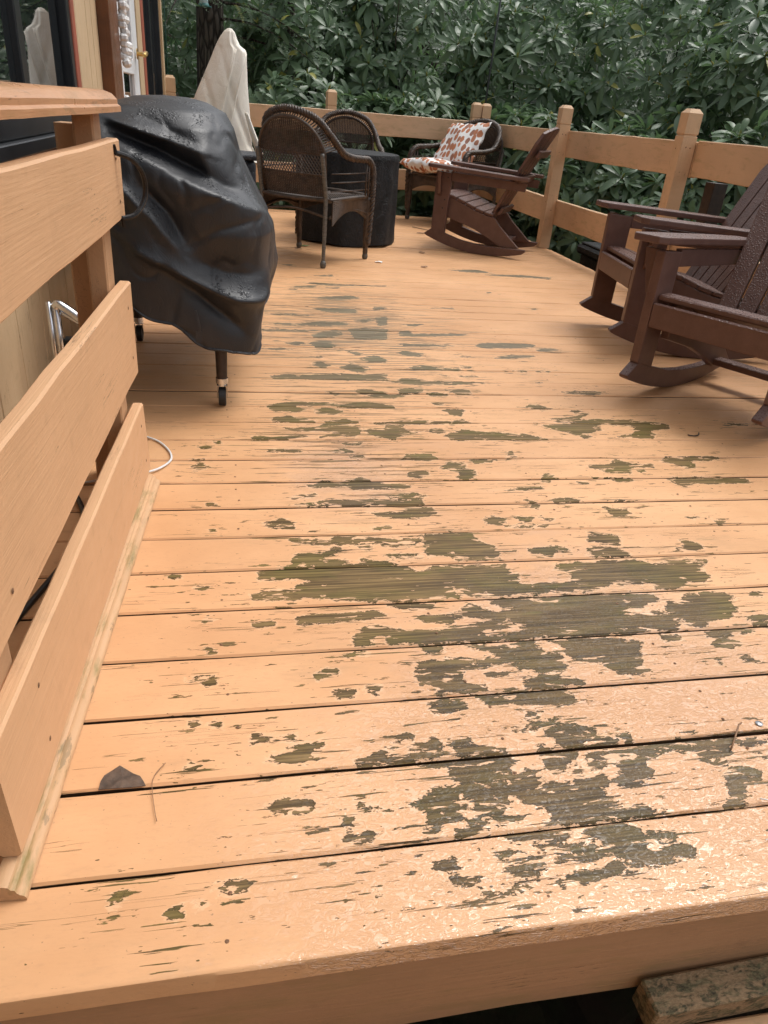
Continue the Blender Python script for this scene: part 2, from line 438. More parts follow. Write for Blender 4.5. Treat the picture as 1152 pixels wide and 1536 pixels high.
def mk_cover():
    s = N('black vinyl cover')
    a = s.noise(s.mapp((7, 7, 4)), 1, 5, 0.55, 0.7)
    f = s.noise(s.mapp((420, 420, 420)), 1, 2, 0.5)
    c1 = s.noise(s.mapp((16, 16, 10), (4, 2, 1)), 1, 4, 0.6, 1.6)
    crease = s.math('ABSOLUTE', s.math('SUBTRACT', c1, 0.5))
    col = s.mix(s.ramp(a, 0.35, 0.7), (0.014, 0.0155, 0.019), (0.026, 0.0275, 0.031))
    # rain beads lying on the upper side
    vz = s.n('ShaderNodeSeparateXYZ'); g = s.n('ShaderNodeNewGeometry'); s.l(g.outputs['Normal'], vz.inputs[0])
    up = s.ramp(vz.outputs[2], 0.25, 0.75)
    reg = s.ramp(s.noise(s.mapp((9, 9, 9), (1, 7, 3)), 1, 3, 0.6), 0.47, 0.60)
    v = s.vor(s.mapp((1, 1, 1)), 115, 'F1')
    v2 = s.vor(s.mapp((1, 1, 1), (3, 3, 3)), 60, 'F1')
    bead = s.math('MAXIMUM', s.ramp(v, 0.16, 0.42, 1.0, 0.0), s.ramp(v2, 0.10, 0.36, 1.0, 0.0))
    bead = s.math('MULTIPLY', s.math('MULTIPLY', bead, up), reg)
    h = s.math('ADD', s.math('MULTIPLY', a, 0.6), s.math('MULTIPLY', s.ramp(crease, 0.0, 0.05), 0.10))
    n1 = s.bump(h, 0.005, 0.5)
    n2 = s.bump(s.math('ADD', s.math('MULTIPLY', f, 0.05), bead), 0.0022, 1.0, n1)
    r = s.math('SUBTRACT', s.ramp(a, 0.3, 0.7, 0.46, 0.56), s.math('MULTIPLY', s.math('MAXIMUM', bead, s.math('MULTIPLY', up, 0.25)), 0.26))
    return s.set(col=col, rough=r, nrm=n2, spec=0.55)
M['cover'] = mk_cover()

def mk_fabric(name, a_, b_, rough=0.75, d=0.010, sc=6):
    s = N(name)
    a = s.noise(s.mapp((sc, sc, sc * 0.6)), 1, 5, 0.55, 0.6)
    w = s.noise(s.mapp((500, 500, 500)), 1, 2, 0.5)
    c1 = s.noise(s.mapp((sc * 2.2, sc * 2.2, sc * 1.5), (4, 2, 1)), 1, 3, 0.6, 1.5)
    cr = s.ramp(s.math('ABSOLUTE', s.math('SUBTRACT', c1, 0.5)), 0.0, 0.07)
    col = s.mix(s.ramp(a, 0.32, 0.7), a_, b_)
    n1 = s.bump(s.math('ADD', s.math('MULTIPLY', a, 0.6), s.math('MULTIPLY', cr, 0.25)), d, 0.8)
    return s.set(col=col, rough=rough, nrm=s.bump(w, 0.0004, 0.5, n1), spec=0.3)
M['canvas'] = mk_fabric('beige canvas', (0.74, 0.69, 0.59), (0.83, 0.79, 0.71), 0.75, 0.004, 5)
M['greycover'] = mk_fabric('slate grey cover', (0.032, 0.036, 0.044), (0.060, 0.066, 0.078), 0.5, 0.014, 9)
M['blackfab'] = mk_fabric('black table cover', (0.008, 0.009, 0.010), (0.019, 0.020, 0.022), 0.6, 0.016, 8)

def mk_wicker():
    s = N('dark brown resin wicker')
    a = s.noise(s.mapp((30, 30, 30)), 1, 4, 0.6)
    b = s.noise(s.mapp((240, 240, 240)), 1, 2, 0.6)
    col = s.mix(s.ramp(a, 0.3, 0.7), (0.026, 0.016, 0.010), (0.075, 0.047, 0.030))
    return s.set(col=col, rough=s.ramp(b, 0.3, 0.7, 0.34, 0.52), nrm=s.bump(b, 0.0012, 0.6), spec=0.5)
M['wicker'] = mk_wicker()
M['wickergrey'] = simple('grey wrapped leg', (0.095, 0.088, 0.075), 0.5, nz=(30, 30, 180), amp=0.45)

def mk_poly():
    s = N('brown recycled lumber with raindrops')
    a = s.noise(s.mapp((14, 14, 14)), 1, 5, 0.6)
    f = s.noise(s.mapp((260, 260, 260)), 1, 3, 0.6)
    col = s.mix(s.ramp(a, 0.3, 0.7), (0.098, 0.049, 0.038), (0.125, 0.066, 0.052))
    col = s.mix(s.math('MULTIPLY', s.ramp(f, 0.55, 0.75), 0.35), col, (0.19, 0.115, 0.095))
    g = s.n('ShaderNodeNewGeometry'); z = s.n('ShaderNodeSeparateXYZ'); s.l(g.outputs['Normal'], z.inputs[0])
    up = s.ramp(z.outputs[2], 0.25, 0.6)
    v = s.vor(s.mapp((1, 1, 1)), 85, 'F1'); v2 = s.vor(s.mapp((1, 1, 1), (2, 5, 1)), 150, 'F1')
    bead = s.math('MULTIPLY', s.math('MAXIMUM', s.ramp(v, 0.18, 0.40, 1, 0), s.ramp(v2, 0.16, 0.40, 1, 0)), up)
    n1 = s.bump(s.math('ADD', s.math('MULTIPLY', f, 0.10), s.math('MULTIPLY', bead, 1.0)), 0.0013, 1.0)
    r = s.math('SUBTRACT', 0.42, s.math('MULTIPLY', bead, 0.30))
    return s.set(col=col, rough=r, nrm=n1, spec=0.5)
M['poly'] = mk_poly()

def mk_pillow():
    s = N('white cushion cloth with orange blots')
    uv = s.co('UV')
    wob = s.n('ShaderNodeTexNoise'); s.l(uv, wob.inputs['Vector']); wob.inputs['Scale'].default_value = 9
    mixv = s.n('ShaderNodeVectorMath', operation='MULTIPLY_ADD')
    s.l(wob.outputs['Color'], mixv.inputs[0]); mixv.inputs[1].default_value = (0.05, 0.05, 0); s.l(uv, mixv.inputs[2])
    v = s.mapp((9.5, 5.6, 1), src=mixv.outputs[0])
    q = s.n('ShaderNodeTexVoronoi', feature='DISTANCE_TO_EDGE'); s.l(v, q.inputs['Vector']); q.inputs['Scale'].default_value = 1; q.inputs['Randomness'].default_value = 0.5
    c = s.n('ShaderNodeTexVoronoi', feature='F1'); s.l(v, c.inputs['Vector']); c.inputs['Scale'].default_value = 1; c.inputs['Randomness'].default_value = 0.5
    sep = s.n('ShaderNodeSeparateColor'); s.l(c.outputs['Color'], sep.inputs[0])
    blot = s.ramp(s.math('SUBTRACT', c.outputs['Distance'], s.math('MULTIPLY', sep.outputs[2], 0.12)), 0.42, 0.46, 1.0, 0.0)
    oc = s.mix(sep.outputs[0], (0.47, 0.19, 0.095), (0.24, 0.13, 0.10))
    oc = s.mix(s.math('MULTIPLY', sep.outputs[1], 0.6), oc, (0.55, 0.22, 0.11))
    col = s.mix(blot, (0.76, 0.75, 0.73), oc)
    w = s.noise(s.mapp((12, 12, 12)), 1, 4, 0.6)
    return s.set(col=col, rough=0.8, nrm=s.bump(w, 0.008, 0.6), spec=0.2)
M['pillow'] = mk_pillow()

def mk_leaf(name, c1, c2, c3):
    s = N(name)
    r = s.n('ShaderNodeAttribute'); r.attribute_name = 'tint'
    o = s.noise(s.mapp((1.4, 1.4, 1.4)), 1, 3, 0.6)
    g = s.n('ShaderNodeNewGeometry')
    col = s.mix(r.outputs['Fac'], c1, c2)
    col = s.mix(s.math('MULTIPLY', s.ramp(o, 0.5, 0.72), 0.5), col, c3)
    col = s.mix(s.math('MULTIPLY', g.outputs['Backfacing'], 0.55), col, (0.10, 0.125, 0.07))
    yl = s.ramp(r.outputs['Fac'], 0.965, 0.975)
    col = s.mix(yl, col, (0.30, 0.30, 0.07))
    bs = s.b
    s.set(col=col, rough=s.ramp(o, 0.3, 0.7, 0.32, 0.46), spec=0.42)
    tr = s.n('ShaderNodeBsdfTranslucent'); tr.inputs['Color'].default_value = (0.16, 0.26, 0.11, 1)
    mx = s.n('ShaderNodeMixShader'); mx.inputs[0].default_value = 0.28
    s.l(bs.outputs[0], mx.inputs[1]); s.l(tr.outputs[0], mx.inputs[2]); s.l(mx.outputs[0], s.out.inputs[0])
    return s.m
M['leaf'] = mk_leaf('rhododendron leaf', (0.058, 0.140, 0.076), (0.150, 0.270, 0.145), (0.115, 0.195, 0.075))
M['needleleaf'] = mk_leaf('hemlock needles', (0.032, 0.070, 0.036), (0.075, 0.135, 0.066), (0.062, 0.092, 0.034))
M['grassleaf'] = mk_leaf('forest leaves', (0.028, 0.056, 0.030), (0.065, 0.105, 0.055), (0.06, 0.08, 0.03))

def mk_bark():
    s = N('grey brown bark')
    a = s.noise(s.mapp((14, 14, 2.2)), 1, 6, 0.65, 0.6)
    v = s.vor(s.mapp((22, 22, 5)), 1, 'DISTANCE_TO_EDGE')
    h = s.math('ADD', s.ramp(v, 0.0, 0.25), s.math('MULTIPLY', a, 0.6))
    col = s.mix(s.ramp(h, 0.2, 1.2), (0.022, 0.018, 0.014), (0.085, 0.072, 0.058))
    li = s.noise(s.mapp((6, 6, 3), (3, 3, 3)), 1, 5, 0.6)
    col = s.mix(s.math('MULTIPLY', s.ramp(li, 0.58, 0.7), 0.4), col, (0.10, 0.115, 0.085))
    return s.set(col=col, rough=0.85, nrm=s.bump(h, 0.02, 0.9), spec=0.2)
M['bark'] = mk_bark()

def mk_ground():
    s = N('leaf litter ground')
    a = s.noise(s.mapp((3, 3, 3)), 1, 8, 0.7)
    v = s.n('ShaderNodeTexVoronoi', feature='F1'); s.l(s.mapp((11, 11, 11)), v.inputs['Vector']); v.inputs['Scale'].default_value = 1
    sep = s.n('ShaderNodeSeparateColor'); s.l(v.outputs['Color'], sep.inputs[0])
    col = s.mix(sep.outputs[0], (0.020, 0.014, 0.009), (0.055, 0.038, 0.024))
    col = s.mix(s.ramp(a, 0.4, 0.65), col, (0.030, 0.036, 0.016))
    return s.set(col=col, rough=0.9, nrm=s.bump(s.math('ADD', a, sep.outputs[1]), 0.03, 0.8), spec=0.2)
M['ground'] = mk_ground()

# ------------------------------------------------------------------ terrain
def build_ground():
    xs = np.concatenate([np.linspace(-60, -8, 14), np.linspace(-6, 12, 37), np.linspace(14, 70, 16)])
    ys = np.concatenate([np.linspace(-50, -4, 10), np.linspace(-2, 30, 54), np.linspace(34, 90, 14)])
    v = []
    for y in ys:
        for x in xs:
            d = max(0.0, y - 11.5, (x - 6.5) * 0.9)
            z = -0.85 + 0.42 * d - 0.0022 * d * d + (fbm((x * 0.6, y * 0.6, 0.5)) - 0.44) * (0.25 + 0.05 * d)
            if d > 90: z = max(z, 8)
            v.append((x, y, z))
    nx = len(xs)
    f = [(j * nx + i, j * nx + i + 1, (j + 1) * nx + i + 1, (j + 1) * nx + i) for j in range(len(ys) - 1) for i in range(nx - 1)]
    tagset(mesh('ground', v, f, M['ground'], smooth=True), kind='structure')
build_ground()

